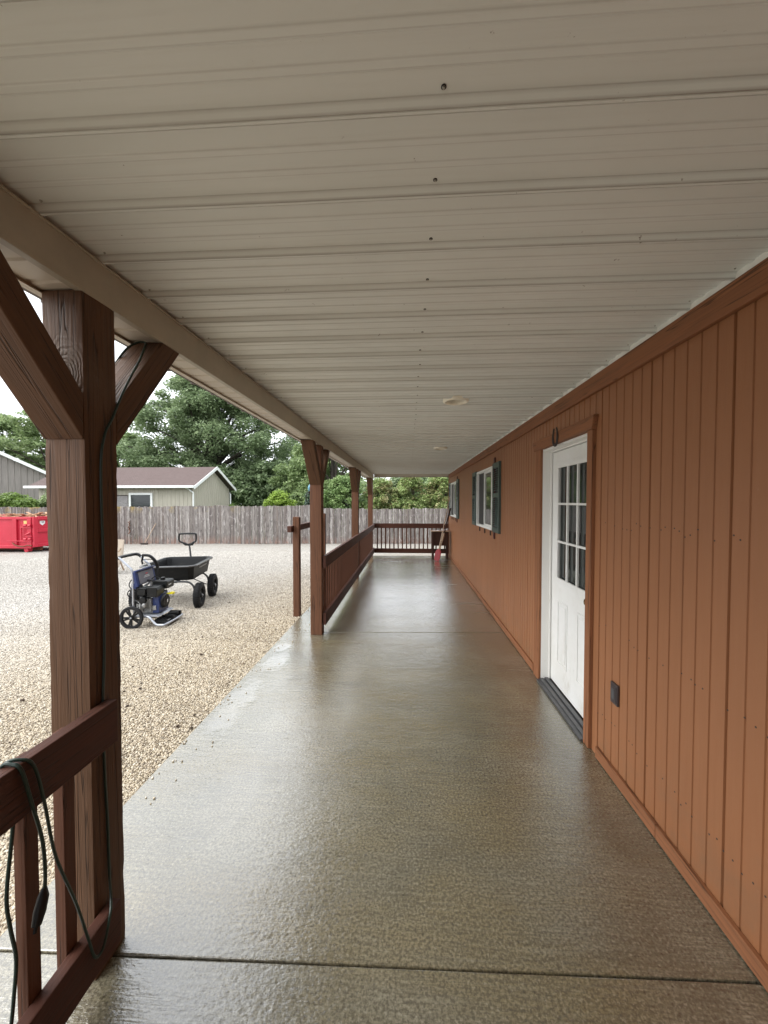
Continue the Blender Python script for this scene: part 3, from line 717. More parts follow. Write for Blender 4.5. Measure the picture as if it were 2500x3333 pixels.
# recessed lights
def downlight(x, y, label):
    z = ZF
    t = thing('ceiling_light', label, 'light', (x, y, z), 0, 'round recessed lights in the porch ceiling')
    MB().lathe([(.076, -.006), (.103, -.006), (.104, -.022), (.100, -.030), (.092, -.034), (.083, -.032), (.077, -.024)], (x, y, z), (0, 0, 1), 44, close=True).build('trim_ring', M['light_trim'], t, smooth=True)
    MB().lathe([(.0772, -.022), (.074, .01), (.066, .05), (.045, .075), (.0, .082), (.0, .086), (.047, .079), (.070, .052), (.0775, .01), (.0785, -.022)], (x, y, z), (0, 0, 1), 36, close=True).build('reflector', M['light_inner'], t, smooth=True)
downlight(.38, 3.165, 'cream round recessed ceiling light nearer the camera, above the door')
downlight(.486, 5.95, 'small far recessed ceiling light beyond the first one')

# ------------------------------------------------------------------ posts
PY = [-2.13, 1.19, 4.575, 7.975, 11.20]
PX0, PX1, PW = -1.19, -1.05, .14
def shaft(name, y0, mat, parent, rough):
    nz = 150; z0, z1 = 0.002, 2.302; m = 7
    per = []
    for i in range(m): per.append((PX0 + PW * i / m, y0))
    for i in range(m): per.append((PX1, y0 + PW * i / m))
    for i in range(m): per.append((PX1 - PW * i / m, y0 + PW))
    for i in range(m): per.append((PX0, y0 + PW - PW * i / m))
    n = len(per); vs = []; fs = []; cx, cy = (PX0 + PX1) / 2, y0 + PW / 2
    for j in range(nz + 1):
        z = z0 + (z1 - z0) * j / nz
        for i, (x, y) in enumerate(per):
            corner = (i % m == 0)
            d = .0016 * mnoise.noise(Vector((x * 30, y * 30, z * 3))) * rough
            if corner: d -= .0025 + .0045 * max(0, mnoise.noise(Vector((i * 7.1, 2, z * 14)))) * rough
            dx, dy = x - cx, y - cy; L = math.hypot(dx, dy)
            vs.append((x + dx / L * d, y + dy / L * d, z))
    for j in range(nz):
        for i in range(n): k = (i + 1) % n; fs.append((j * n + i, j * n + k, (j + 1) * n + k, (j + 1) * n + i))
    fs += [tuple(range(n - 1, -1, -1)), tuple(range(nz * n, nz * n + n))]
    return MB().add(vs, fs).build(name, mat, parent, smooth=True)
def brace(y_post, sgn, mat, parent):
    # 4x6 knee brace between the post and the beam
    zl, zt = 1.822, 2.301; run = .395
    th = .127
    low = [(y_post, zl), (y_post + sgn * run, zt), (y_post + sgn * (run - th), zt), (y_post, zl + .150)]
    mb = MB(); mb.prism(low, 0, PX0 + .001, PX1 - .001)
    return mb.build('brace', mat, parent, bevel=.004)
M['brace'] = wood_paint('paint_brace', (.120, .058, .029), 2, strength=.8, rotx=39)
M['brace_b'] = wood_paint('paint_brace_far', (.120, .058, .029), 2, strength=.8, rotx=-39)
post_lab = ['brown timber porch post behind the camera holding the near railing', 'large rough brown porch post nearest the camera with a big knot near its top',
            'brown porch post where the long railing starts, second along the walkway', 'brown porch post standing behind the middle of the long railing',
            'farthest brown porch post at the corner where two railings meet']
for i, py in enumerate(PY):
    t = thing('porch_post', post_lab[i], 'post', (-1.12, py + .07, 0), 0, 'square brown posts along the porch edge')
    near = i <= 1
    shaft('shaft', py, M['post_near'] if near else M['post'], t, 1.0 if near else .5)
    if i > 0: brace(py - .0005, -1, M['brace_b'], t)
    if i < 4: brace(py + PW + .0005, 1, M['brace'], t)
    if i == 1:
        mb = MB()
        for (yy, zz) in ((1.10, 1.955), (1.155, 1.955)):
            pass
        mb.lathe([(.004, 0), (.004, .002)], (-1.155, 1.144, 1.882), (0, -.77, -.64), 8); mb.lathe([(.004, 0), (.004, .002)], (-1.10, 1.144, 1.882), (0, -.77, -.64), 8)
        mb.build('nail_hole', M['iron'], t)

# ------------------------------------------------------------------ railings
RX0, RX1 = -1.042, -1.004
def long_railing(label, ya, yb, zt, zb, sp, ystart, yend, matk='rail_y'):
    t = thing('railing', label, 'railing', (-1.03, (ya + yb) / 2, 0), 0, 'brown porch railings')
    o = Vector(t.location)
    MB().box(RX0, RX1, ya, yb, zt - .146, zt).build('top_rail', M[matk], t, bevel=.003)
    MB().box(RX0, RX1, ya, yb, zb - .146, zb).build('bottom_rail', M[matk], t, bevel=.003)
    b = MB().box(-.019, .019, -.019, .019, 0, 1); bz0, bz1 = zb - .10, zt - .02
    b = MB().box(-.017, .017, -.0195, .0195, bz0, bz1)
    b0 = b.build('baluster', M['baluster'], t, bevel=.002, org=(0, 0, 0)); y = ystart; first = True; n = 0
    while y < yend:
        loc = Vector((RX0 - .0185, y, 0)) - o
        if not any(p - .03 < y < p + PW + .03 for p in PY):
            if first: b0.location = loc; first = False
            else: c = b0.copy(); COL.objects.link(c); c.parent = t; c.location = loc
            n += 1
        y += sp
    return t
long_railing('dark brown near railing in the lower left corner with a green cord over it', -2.1, 1.252, .938, .230, .1185, 1.098 - .1185 * 26, 1.12)
long_railing('long brown side railing running from the second post to the far corner', 4.60, 11.33, .960, .262, .1135, 4.79, 11.25)
t = thing('railing', 'short brown railing closing the far end of the walkway', 'railing', (0, 11.42, 0), 0, 'brown porch railings')
MB().box(-1.045, 1.16, 11.36, 11.40, .840, .980).build('top_rail', M['rail_x'], t, bevel=.003)
MB().box(-1.045, 1.16, 11.36, 11.40, .100, .235).build('bottom_rail', M['rail_x'], t, bevel=.003)
b0 = MB().box(-.018, .018, -.018, .018, .16, .93).build('baluster', M['baluster'], t, org=(0, 0, 0)); first = True
for k in range(17):
    loc = Vector((-.93 + .1245 * k, 11.419, 0)) - Vector(t.location)
    if first: b0.location = loc; first = False
    else: c = b0.copy(); COL.objects.link(c); c.parent = t; c.location = loc

# hitching rail on the gravel
t = thing('hitching_rail', 'brown wooden hitching rail on two posts at the gravel edge', 'rail', (-1.66, 6.3, gz(-1.66, 6.3)))
for (x, y) in ((-1.625, 5.50), (-1.625, 7.22)):
    mb = MB(); mb.prism([(x - .046, gz(x, y) - .05), (x + .046, gz(x, y) - .05), (x + .046, 1.385), (x + .036, 1.402), (x - .036, 1.402), (x - .046, 1.385)], 1, y - .046, y + .046)
    mb.build('post', M['post'], t, bevel=.004)
MB().box(-1.712, -1.665 + .012, 5.33, 7.36, 1.185, 1.275).build('rail', M['rail_y'], t, bevel=.006)

# green extension cord
mb = MB()
fx = -1.000
A = [(-1.33, 1.50, 1.97), (-1.25, 1.51, 2.10), (-1.175, 1.53, 2.235), (-1.135, 1.56, 2.286), (-1.105, 1.570, 2.288), (-1.092, 1.545, 2.262), (-1.072, 1.485, 2.185), (-1.056, 1.415, 2.10), (-1.046, 1.352, 2.01), (-1.042, 1.300, 1.915), (-1.042, 1.262, 1.845), (-1.043, 1.245, 1.72), (-1.044, 1.250, 1.4), (-1.044, 1.246, 1.1), (-1.0445, 1.236, .92),
     (-1.0445, 1.238, .70), (-1.044, 1.246, .5), (-1.040, 1.244, .33), (-1.020, 1.225, .262), (-.995, 1.19, .235), (-.990, 1.155, .17), (-.990, 1.122, .175), (-.992, 1.10, .26), (-.994, 1.06, .42), (-.995, 1.00, .62), (-.994, .97, .80), (-.996, .945, .918), (-1.018, .925, .945), (-1.045, .915, .938), (-1.058, .912, .88), (-1.050, .91, .80)]
mb.tube(A, .0042, 8, smooth=6)
B = [(-1.055, .90, .82), (-1.058, .90, .90), (-1.04, .905, .942), (-1.018, .908, .945), (-.997, .914, .925), (-.993, .935, .82), (-.992, .96, .70), (-.992, .966, .60), (-.993, .962, .545)]
mb.tube(B, .0046, 8, smooth=6)
Cc = [(-1.066, .955, .86), (-1.064, .949, .747), (-1.066, .930, .573), (-1.066, .937, .475), (-1.064, .948, .376), (-1.065, .940, .275), (-1.066, .933, .213), (-1.07, .92, .10), (-1.10, .90, .008), (-1.2, .7, .006)]
mb.tube(Cc, .0046, 8, smooth=6)
cord = mb.build('extension_cord', M['cord'], smooth=True)
tag(cord, 'dark green extension cord looped over the near railing and up the nearest post', 'cord')
mb = MB(); mb.tube([(-.993, .964, .565), (-.993, .960, .545), (-.992, .948, .515), (-.990, .936, .488)], [.006, .013, .0145, .011], 10); mb.tube([(-.990, .936, .49), (-.989, .930, .474)], .005, 6)
mb.build('connector', M['black_plastic'], cord, smooth=True)

# small blue feeder behind the second post
t = thing('hanging_feeder', 'small blue glass feeder with a thin black spout beside the second post', 'feeder', (-1.228, 4.66, 1.79))
MB().lathe([(.004, .05), (.010, .04), (.024, .018), (.027, 0), (.022, -.028), (.012, -.04)], (-1.208, 4.66, 1.79), (0, 0, 1), 20).build('bottle', M['bluebulb'], t, smooth=True)
mb = MB(); mb.tube([(-1.195, 4.66, 1.735), (-1.24, 4.66, 1.728), (-1.252, 4.66, 1.70), (-1.254, 4.66, 1.62)], .0035, 6, smooth=4); mb.lathe([(.016, 0), (.016, -.015)], (-1.222, 4.66, 1.742), (0, 0, 1), 14)
mb.build('spout', M['black_plastic'], t, smooth=True)

# ------------------------------------------------------------------ wheels
def wheel(parent, c, rad, wid, axis, spokes, tyre_m, rim_m, fat=False, lug=0):
    mb = MB(); h = wid / 2; r = rad
    if fat: prof = [(r * .56, -h * .75), (r * .70, -h), (r * .86, -h * .96), (r * .96, -h * .66), (r, -h * .25), (r, h * .25), (r * .96, h * .66), (r * .86, h * .96), (r * .70, h), (r * .56, h * .75)]
    else: prof = [(r * .76, -h * .8), (r * .86, -h), (r * .97, -h * .8), (r, -h * .3), (r, h * .3), (r * .97, h * .8), (r * .86, h), (r * .76, h * .8)]
    mb.lathe(prof, c, axis, 40, close=True)
    ax = Vector(axis).normalized(); a = ax.orthogonal().normalized(); b = ax.cross(a); cv = Vector(c)
    if lug:
        for k in range(lug):
            an = 2 * math.pi * k / lug; d = a * math.cos(an) + b * math.sin(an); tt = ax.cross(d)
            for s in (-1, 1):
                m = Matrix((ax, tt, d)).transposed()
                mb.obox(cv + d * (r * .985) + ax * s * h * .42 + tt * (s * .004), (h * .7, r * .07, r * .06), m)
    w = mb.build('wheel', tyre_m, parent, smooth=True)
    mb = MB(); ri = r * (.58 if fat else .79)
    mb.lathe([(ri, -h * .7), (ri, h * .7), (ri - .008, h * .7), (ri - .012, h * .3), (ri - .012, -h * .3), (ri - .008, -h * .7)], c, axis, 32, close=True)
    if fat: mb.lathe([(ri - .01, -.006), (ri - .01, .006), (r * .2, h * .35), (r * .2, -h * .35)], c, axis, 24, close=True)
    for k in range(spokes):
        an = 2 * math.pi * k / spokes; d = a * math.cos(an) + b * math.sin(an); tt = ax.cross(d); m = Matrix((ax, tt, d)).transposed()
        for off in ((-.16, .16) if not fat else (0,)):
            dd = (d + tt * off).normalized(); m2 = Matrix((ax, ax.cross(dd), dd)).transposed()
            mb.obox(cv + dd * ri * .55, (h * .55, r * (.15 if not fat else .16), ri * .92), m2)
    mb.lathe([(.0, -h * .9), (r * .16, -h * .9), (r * .2, -h * .5), (r * .2, h * .5), (r * .16, h * .9), (0, h * .9)], c, axis, 20)
    mb.build('rim', rim_m, w, smooth=True)
    mb = MB(); mb.lathe([(.0, -h * 1.15), (.011, -h * 1.12), (.013, -h * .85), (.013, h * .85), (.011, h * 1.12), (0, h * 1.15)], c, axis, 14); mb.build('hub_cap', M['silver'], w, smooth=True)
    return w

# ------------------------------------------------------------------ garden cart
g0 = gz(-3.94, 6.36)
CT = thing('utility_cart', 'black poly garden dump cart with four tyres standing on the gravel', 'cart', (-3.94, 6.37, g0 - .01), R(13), local=True)
def tub():
    zr, zb = .69, .44
    def loop(hx0, hx1, hy0, hy1, z, c):   # octagonal outline
        return [(hx0 + c, hy0, z), (hx1 - c, hy0, z), (hx1, hy0 + c, z), (hx1, hy1 - c, z), (hx1 - c, hy1, z), (hx0 + c, hy1, z), (hx0, hy1 - c, z), (hx0, hy0 + c, z)]
    L = [loop(-.345, .345, -.46, .45, zb, .06), loop(-.385, .375, -.535, .52, zr - .03, .07), loop(-.415, .405, -.56, .55, zr - .028, .08), loop(-.418, .408, -.563, .553, zr, .08),
         loop(-.385, .375, -.535, .525, zr + .004, .07), loop(-.37, .36, -.52, .51, zr - .03, .07), loop(-.335, .335, -.45, .44, zb + .012, .06)]
    vs = [p for l in L for p in l]; fs = [tuple(range(7, -1, -1)), tuple(range(48, 56))]
    for i in range(6):
        for k in range(8): fs.append((i * 8 + k, i * 8 + (k + 1) % 8, (i + 1) * 8 + (k + 1) % 8, (i + 1) * 8 + k))
    o = MB().add(vs, fs).build('tub', M['tub'], CT, bevel=.008, seg=3)
    mb = MB(); lp = [Vector(p) for p in loop(-.421, .411, -.566, .556, zr - .012, .085)]
    mb.tube(lp, .0135, 8, closed=True); mb.build('rim_lip', M['tub_rim'], o, smooth=True)
    mb = MB()
    for yy in (-.36, .02, .36): mb.box(.395, .418, yy, yy + .10, .655, .668)
    mb.build('side_slots', M['rimblack'], o)
    mb = MB(); random.seed(4); yy = -.22
    for k in range(15):
        hh = .020; mb.box(.386, .3885, yy, yy + .006, .600, .600 + hh)
        if k % 3: mb.box(.386, .3885, yy + .006, yy + .016, .600 + (hh - .005 if k % 2 else 0), .600 + (hh if k % 2 else .005))
        yy += .027
    mb.build('worn_lettering', M['white_mark'], o)
tub()
mb = MB()
for yy in (-.50, .28):
    for s in (-1, 1):
        mb.tube([(0, yy, .425), (s * .18, yy, .428), (s * .30, yy, .415), (s * .365, yy, .36), (s * .39, yy, .28), (s * .395, yy, .195)], .016, 8, smooth=5)
    mb.tube([(-.12, yy, .425), (.12, yy, .425)], .018, 8)
mb.tube([(-.10, -.50, .42), (-.10, .60, .42)], .015, 8); mb.tube([(.10, -.50, .42), (.10, .60, .42)], .015, 8)
mb.tube([(-.25, -.2, .43), (-.36, .26, .22)], .009, 6); mb.tube([(.25, -.2, .43), (.36, .26, .22)], .009, 6)
mb.build('axle_frame', M['steel'], CT, smooth=True)
for (x, y) in ((.46, -.50), (-.46, -.50), (.46, .28), (-.46, .28)):
    wheel(CT, (x, y, .20), .20, .105, (1, 0, 0), 6, M['rubber'], M['rimblack'], fat=True, lug=34)
mb = MB(); mb.tube([(.0, .56, .30), (-.0, .66, .33), (-.03, .72, .52), (-.075, .75, .88)], [.019, .019, .017, .016], 10, smooth=5)
hd = mb.build('pull_handle', M['steel'], CT, smooth=True)
mb = MB(); cx, cz = -.105, 1.02
mb.tube([(cx + .03, .75, .88), (cx + .10, .75, .935), (cx + .145, .75, .96), (cx + .15, .75, 1.07), (cx + .12, .75, 1.10), (cx - .12, .75, 1.10), (cx - .15, .75, 1.07), (cx - .145, .75, .96), (cx - .04, .75, .915)], .017, 8, smooth=3, closed=True)
mb.prism([(cx - .04, .875), (cx + .09, .875), (cx + .13, .935), (cx, .91), (cx - .11, .935)], 1, .737, .763)
mb.build('grip', M['black_plastic'], hd, smooth=True)

# ------------------------------------------------------------------ pressure washer
g1 = gz(-3.7, 5.0)
PWS = thing('pressure_washer', 'blue and black petrol pressure washer with two wheels parked before the cart', 'pressure washer', (-3.656, 5.04, g1 - .012), R(6), local=True)
for y in (-.25, .25): wheel(PWS, (0, y, .152), .152, .042, (0, 1, 0), 5, M['rubber'], M['black_plastic'])
mb = MB()
for s in (-1, 1):
    y = .205 * s
    mb.tube([(.02, y, .14), (.0, y, .30), (.0, y, .55), (.0, y, .72), (-.03, y, .79), (-.12, y, .86), (-.20, y, .925), (-.235, y * .93, .935)], .0155, 10, smooth=5)
    mb.tube([(.0, y, .15), (.15, y, .155), (.26, y * 1.08, .15), (.33, y * 1.15, .10), (.40, y * 1.2, .055), (.50, y * 1.2, .05)], .0155, 10, smooth=5)
mb.tube([(.50, -.246, .05), (.535, -.22, .052), (.545, 0, .052), (.535, .22, .052), (.50, .246, .05)], .0155, 10, smooth=4)
mb.tube([(0, -.25, .152), (0, .25, .152)], .010, 8)
fr = mb.build('frame', M['silver'], PWS, smooth=True)
MB().tube([(-.20, -.20, .925), (-.245, -.17, .935), (-.25, 0, .937), (-.245, .17, .935), (-.20, .20, .925), (-.16, .205, .895)], .021, 10, smooth=4).build('handle_grip', M['black_plastic'], PWS, smooth=True)
mb = MB(); mb.prism([(.02, .165), (.36, .165), (.40, .150), (.40, .143), (.02, .150)], 1, -.20, .20); mb.build('engine_plate', M['silver'], PWS, bevel=.004)
# front foot tray
mb = MB(); mb.prism([(.32, .10), (.53, .062), (.53, .045), (.32, .06)], 1, -.19, .19)
for k in range(6):
    mb.box(.335 + .033 * k, .350 + .033 * k, -.19, -.02, .05, .112 - .007 * k)
mb.box(.34, .54, -.03, -.005, .04, .12); mb.box(.34, .54, .17, .20, .04, .125)
mb.tube([(.40, .05, .12), (.54, .10, .12)], .022, 10)
tr = mb.build('foot_tray', M['black_plastic'], PWS, bevel=.003)
MB().box(.50, .5025, -.13, -.05, .070, .082).build('tray_label', M['white_mark'], tr)
# engine block, pump, tanks
mb = MB()
mb.box(.10, .30, -.10, .10, .175, .34); mb.lathe([(.07, -.10), (.085, -.09), (.085, .09), (.07, .10)], (.20, 0, .28), (1, 0, 0), 20)
for k in range(7): mb.box(.115 + .022 * k, .125 + .022 * k, -.165, -.10, .24, .38)
mb.tube([(.14, -.15, .20), (.10, -.19, .24), (.09, -.17, .32)], .014, 8, smooth=4); mb.lathe([(.03, 0), (.03, .05), (.015, .055)], (.17, -.165, .30), (0, -1, 0), 14)
mb.lathe([(.022, 0), (.022, .03), (.012, .045)], (.07, -.17, .235), (0, -1, 0), 12); mb.lathe([(.016, 0), (.016, .04)], (.24, -.12, .22), (0, -1, 0), 10)
mb.box(.26, .32, -.14, -.10, .22, .28)
eng = mb.build('engine_block', M['alu'], PWS, bevel=.003)
mb = MB(); mb.lathe([(.0, -.038), (.048, -.035), (.056, -.02), (.056, .03), (.048, .04)], (.135, -.16, .36), (0, 1, 0), 24); mb.box(.09, .19, -.15, -.06, .30, .42)
mb.build('carburettor_cover', M['black_plastic'], eng, bevel=.003)
mb = MB(); mb.box(.06, .19, -.20, -.03, .435, .510); mb.prism([(.055, .510), (.195, .510), (.185, .528), (.07, .528)], 1, -.205, -.025); mb.build('air_filter', M['black_plastic'], PWS, bevel=.008, seg=3)
mb = MB(); mb.prism([(.20, .40), (.36, .40), (.37, .50), (.35, .535), (.22, .54), (.195, .50)], 1, -.18, .02); tk = mb.build('muffler_shroud', M['black_plastic'], PWS, bevel=.010, seg=3)
mb = MB(); mb.prism([(.16, .47), (.40, .47), (.41, .56), (.39, .585), (.18, .585), (.16, .56)], 1, .02, .22); tk = mb.build('fuel_tank', M['black_plastic'], PWS, bevel=.012, seg=3)
MB().lathe([(.036, 0), (.036, .022), (.032, .03), (0, .03)], (.27, .12, .585), (0, 0, 1), 20).build('fuel_cap', M['black_plastic'], tk)
mb = MB(); mb.box(.385, .412, .06, .08, .515, .53); mb.box(.385, .412, .10, .12, .515, .53); mb.build('tank_label', M['white_mark'], tk)
mb = MB(); mb.lathe([(.0, 0), (.105, .0), (.130, -.02), (.135, -.06), (.125, -.09), (.0, -.09)], (.365, 0, .315), (1, 0, 0), 28); mb.prism([(.26, .18), (.36, .18), (.37, .30), (.35, .44), (.26, .44)], 1, -.13, .12)
sh = mb.build('blower_housing', M['blue'], PWS, bevel=.004, smooth=True)
mb = MB(); mb.lathe([(.0, .052), (.030, .052), (.042, .046), (.085, .040), (.098, .025), (.100, .0)], (.368, 0, .315), (1, 0, 0), 28)
for k in range(14):
    an = 2 * math.pi * k / 14; mb.obox((.410, .065 * math.cos(an), .315 + .065 * math.sin(an)), (.010, .010, .040), Matrix.Rotation(-an + math.pi / 2, 3, 'X'))
rc = mb.build('recoil_starter', M['black_plastic'], sh, smooth=True)
mb = MB(); mb.box(.423, .425, -.012, .012, .295, .335); mb.build('starter_label', M['white_mark'], rc)
mb = MB(); mb.tube([(.37, .06, .395), (.44, .075, .40), (.47, .085, .40)], [.010, .018, .020], 8); mb.tube([(.455, .05, .405), (.46, .12, .395)], .017, 8); mb.build('pull_grip', M['yellow'], sh, smooth=True)
mb = MB(); mb.lathe([(.05, -.09), (.06, -.07), (.06, .05), (.04, .08)], (.03, 0, .25), (1, 0, 0), 18); mb.box(-.03, .08, -.10, -.02, .20, .30); mb.box(-.02, .06, -.12, .10, .17, .20)
mb.lathe([(.018, 0), (.018, .07)], (.02, -.08, .25), (0, -1, 0), 12); mb.build('pump', M['alu'], PWS, bevel=.003)
# control panel
m = Matrix.Rotation(R(-14), 3, 'Y')
mb = MB(); mb.obox((.055, -.0, .655), (.025, .40, .19), m)
for s in (-1, 1): mb.obox((.045, s * .205, .650), (.05, .030, .21), m)
mb.prism([(-.02, .525), (.055, .525), (.03, .60), (-.02, .60)], 1, -.215, -.13); mb.obox((.035, 0, .755), (.10, .42, .022), m)
pn = mb.build('control_panel', M['blue'], PWS, bevel=.008)
MB().obox((.072, 0, .655), (.012, .34, .165), m).build('face_plate', M['greyplate'], pn, bevel=.006)
mb = MB()
for k, (w, z) in enumerate(((.11, .672), (.13, .652), (.14, .622))): mb.obox((.080 - (z - .655) * -.25, .0, z), (.003, w, .008), m)
mb.build('panel_label', M['white_mark'], pn); MB().obox((.079 + .012, -.02, .702), (.003, .05, .012), m).build('panel_badge', M['red_mark'], pn)
mb = MB()
for k in range(4): mb.tube([(.06, -.05 + .034 * k, .765), (.066, -.05 + .034 * k, .787)], .008, 8)
mb.build('nozzle', M['silver'], pn)
# spray gun and hoses
mb = MB(); mb.tube([(-.06, .10, .93), (.04, .12, .92), (.10, .14, .87), (.14, .16, .80), (.15, .17, .74)], [.018, .020, .024, .026, .022], 10, smooth=3); mb.tube([(-.05, .10, .925), (-.07, .10, .85), (-.06, .10, .80)], [.017, .014, .012], 8)
mb.tube([(-.05, .10, .87), (.08, .13, .865)], .005, 6); mb.tube([(-.05, .10, .82), (.10, .14, .815)], .005, 6); mb.tube([(.15, .17, .78), (.19, .12, .44)], .012, 8)
mb.build('spray_gun', M['black_plastic'], PWS, smooth=True)
random.seed(11); mb = MB()
mb.tube([(.15, -.10, .52), (.05, -.16, .53), (-.07, -.19, .50), (-.12, -.16, .43), (-.05, -.12, .36), (.05, -.14, .33), (.10, -.14, .36)], .0075, 8, smooth=6)
mb.tube([(.20, .05, .55), (.10, .0, .60), (.02, -.10, .57), (-.02, -.18, .48), (.0, -.20, .36), (.04, -.12, .30)], .0075, 8, smooth=6)
mb.tube([(-.02, -.15, .66), (-.08, -.17, .60), (-.06, -.19, .54), (.02, -.18, .50), (.09, -.14, .50)], .0075, 8, smooth=6)
mb.tube([(.25, .10, .60), (.12, .12, .62), (.06, .04, .52), (.05, -.06, .40), (.07, -.14, .28)], .0065, 8, smooth=6)
mb.tube([(.03, -.10, .20), (-.06, -.16, .25), (-.08, -.12, .32), (-.0, .0, .30)], .0065, 8, smooth=6)
mb.tube([(.02, .08, .30), (-.06, .12, .38), (-.02, .18, .52), (.06, .17, .60), (.11, .14, .56)], .0075, 8, smooth=6)
mb.build('hose', M['black_plastic'], PWS, smooth=True)

for ch in list(PWS.children):
    if not ch.name.startswith('wheel'): ch.scale = (.80, 1, 1)

# ------------------------------------------------------------------ dumpster
DX, DY = -14.62, 14.0; dz = gz(DX - 1, DY)
D = thing('dumpster', 'red steel roll off dumpster with side ribs and hinged rear door', 'dumpster', (DX - 2.6, DY + 1.1, dz))
x0, x1, y0, y1, zb, zt = DX - 6.2, DX, DY, DY + 2.35, -.15, 1.03
mb = MB(); mb.box(x0, x1, y0 + .06, y0 + .10, zb, zt - .05); mb.box(x0, x1, y1 - .10, y1 - .06, zb, zt - .05); mb.box(x0, x0 + .05, y0 + .1, y1 - .1, zb, zt - .05); mb.box(x0, x1 - .08, y0 + .1, y1 - .1, zb, zb + .05)
mb.box(x0 + .05, x1 - .06, y0 + .1, y1 - .1, .60, .64)
body = mb.build('body', M['dumpster'], D)
mb = MB(); mb.box(x0 - .03, x1, y0, y0 + .13, zt - .10, zt); mb.box(x0 - .03, x1, y1 - .13, y1, zt - .10, zt); mb.build('top_rail', M['dumpster'], D, bevel=.01)
mb = MB(); mb.box(x0, x1 - .02, y0 - .01, y0 + .10, zb - .05, zb + .07); mb.box(x0, x1, y1 - .10, y1, zb - .05, zb + .07); mb.build('bottom_rail', M['dumpster'], D, bevel=.01)
for k in range(6):
    xx = x1 - .78 - .98 * k; MB().box(xx, xx + .17, y0 - .005, y0 + .06, zb + .07, zt - .10).build('side_rib', M['dumpster'], D, bevel=.01)
MB().box(x1 - .17, x1, y0 - .008, y0 + .07, zb + .07, zt - .10).build('corner_post', M['dumpster'], D, bevel=.01)
mb = MB(); mb.box(x1 + .01, x1 + .06, y0 + .02, y1 - .02, zb + .02, zt - .04)
for yy in (y0, y0 + 1.1, y1 - .17): mb.box(x1 + .06, x1 + .12, yy, yy + .17, zb, zt)
for zz in (zb, .42, zt - .12): mb.box(x1 + .06, x1 + .125, y0 + .17, y0 + 1.1, zz, zz + .13); mb.box(x1 + .06, x1 + .125, y0 + 1.27, y1 - .17, zz, zz + .13)
dr = mb.build('rear_door', M['dumpster'], D, bevel=.01)
mb = MB()
for zz in (.60, .07):
    mb.box(x1 - .42, x1 + .03, y0 - .045, y0 - .015, zz, zz + .05); mb.box(x1 - .30, x1 + .02, y0 - .05, y0 - .01, zz + .05, zz + .10); mb.lathe([(.04, -.06), (.04, .06)], (x1 - .20, y0 - .05, zz + .10), (1, 0, 0), 10); mb.lathe([(.04, -.05), (.04, .05)], (x1 - .02, y0 - .05, zz + .10), (1, 0, 0), 10)
mb.box(x1 - .41, x1 - .37, y0 - .04, y0, .10, .60); mb.box(x1 - 1.0, x1 - .38, y0 - .03, y0 - .01, .075, .11)
mb.tube([(x1 - .18, y0 - .05, .34), (x1 + .02, y0 - .06, .42)], .03, 6); mb.box(x1 - .18, x1 + .05, y0 - .05, y0 - .01, .26, .30)
mb.build('latch', M['dumpster'], D, bevel=.006)
MB().tube([(x1 - .75, y0 - .03, .02), (x1 - .6, y0 - .04, -.08), (x1 - .3, y0 - .05, -.11), (x1 - .1, y0 - .05, -.07), (x1 + .05, y0 - .04, -.08)], .02, 6, smooth=3).build('chain', M['rust'], D)
for xx in (x1 - .26, x0 + .5):
    MB().lathe([(.0, -.09), (.085, -.09), (.085, .09), (0, .09)], (xx, y0 + .12, gz(xx, y0) + .085), (0, 1, 0), 18).build('roller', M['dumpster'], D, smooth=True)
mb = MB(); mb.box(x0, x1 - .1, y0 + .45, y0 + .57, gz(x1, y0) + .03, zb); mb.box(x0, x1 - .1, y1 - .57, y1 - .45, gz(x1, y0) + .03, zb); mb.build('skid', M['rust'], D)
MB().box(x1 - .36, x1 - .19, y0 + .055, y0 + .059, .76, .88).build('sticker', M['sticker_y'], D)
mb = MB(); mb.prism([(y0 + .30, .86), (y0 + .52, .86), (y0 + .52, .76), (y0 + .41, .68), (y0 + .30, .76)], 0, x1 + .0605, x1 + .063); s_ = mb.build('shield_sticker', M['white_mark'], dr)
mb = MB(); mb.prism([(y0 + .36, .83), (y0 + .47, .83), (y0 + .47, .79), (y0 + .40, .79)], 0, x1 + .0635, x1 + .065); mb.build('shield_badge', M['greyplate'], s_)
random.seed(21); mb = MB()
for k in range(150):
    mx = Matrix.Rotation(random.uniform(0, 6.28), 3, 'Z') @ Matrix.Rotation(random.uniform(-.3, .3), 3, 'Y')
    u = random.random(); px = x1 - .25 - 3.6 * u; py = random.uniform(y0 + .3, y1 - .3)
    hh = .98 + .10 * math.exp(-((px - (x1 - .8)) / .9) ** 2) + random.uniform(-.05, .03)
    mb.obox((px, py, hh), (random.uniform(.2, .9), random.uniform(.04, .14), .03), mx)
tag(mb.build('scrap_wood', M['debris']), 'low heap of broken scrap wood lying inside the red dumpster', 'scrap wood', kind='stuff')

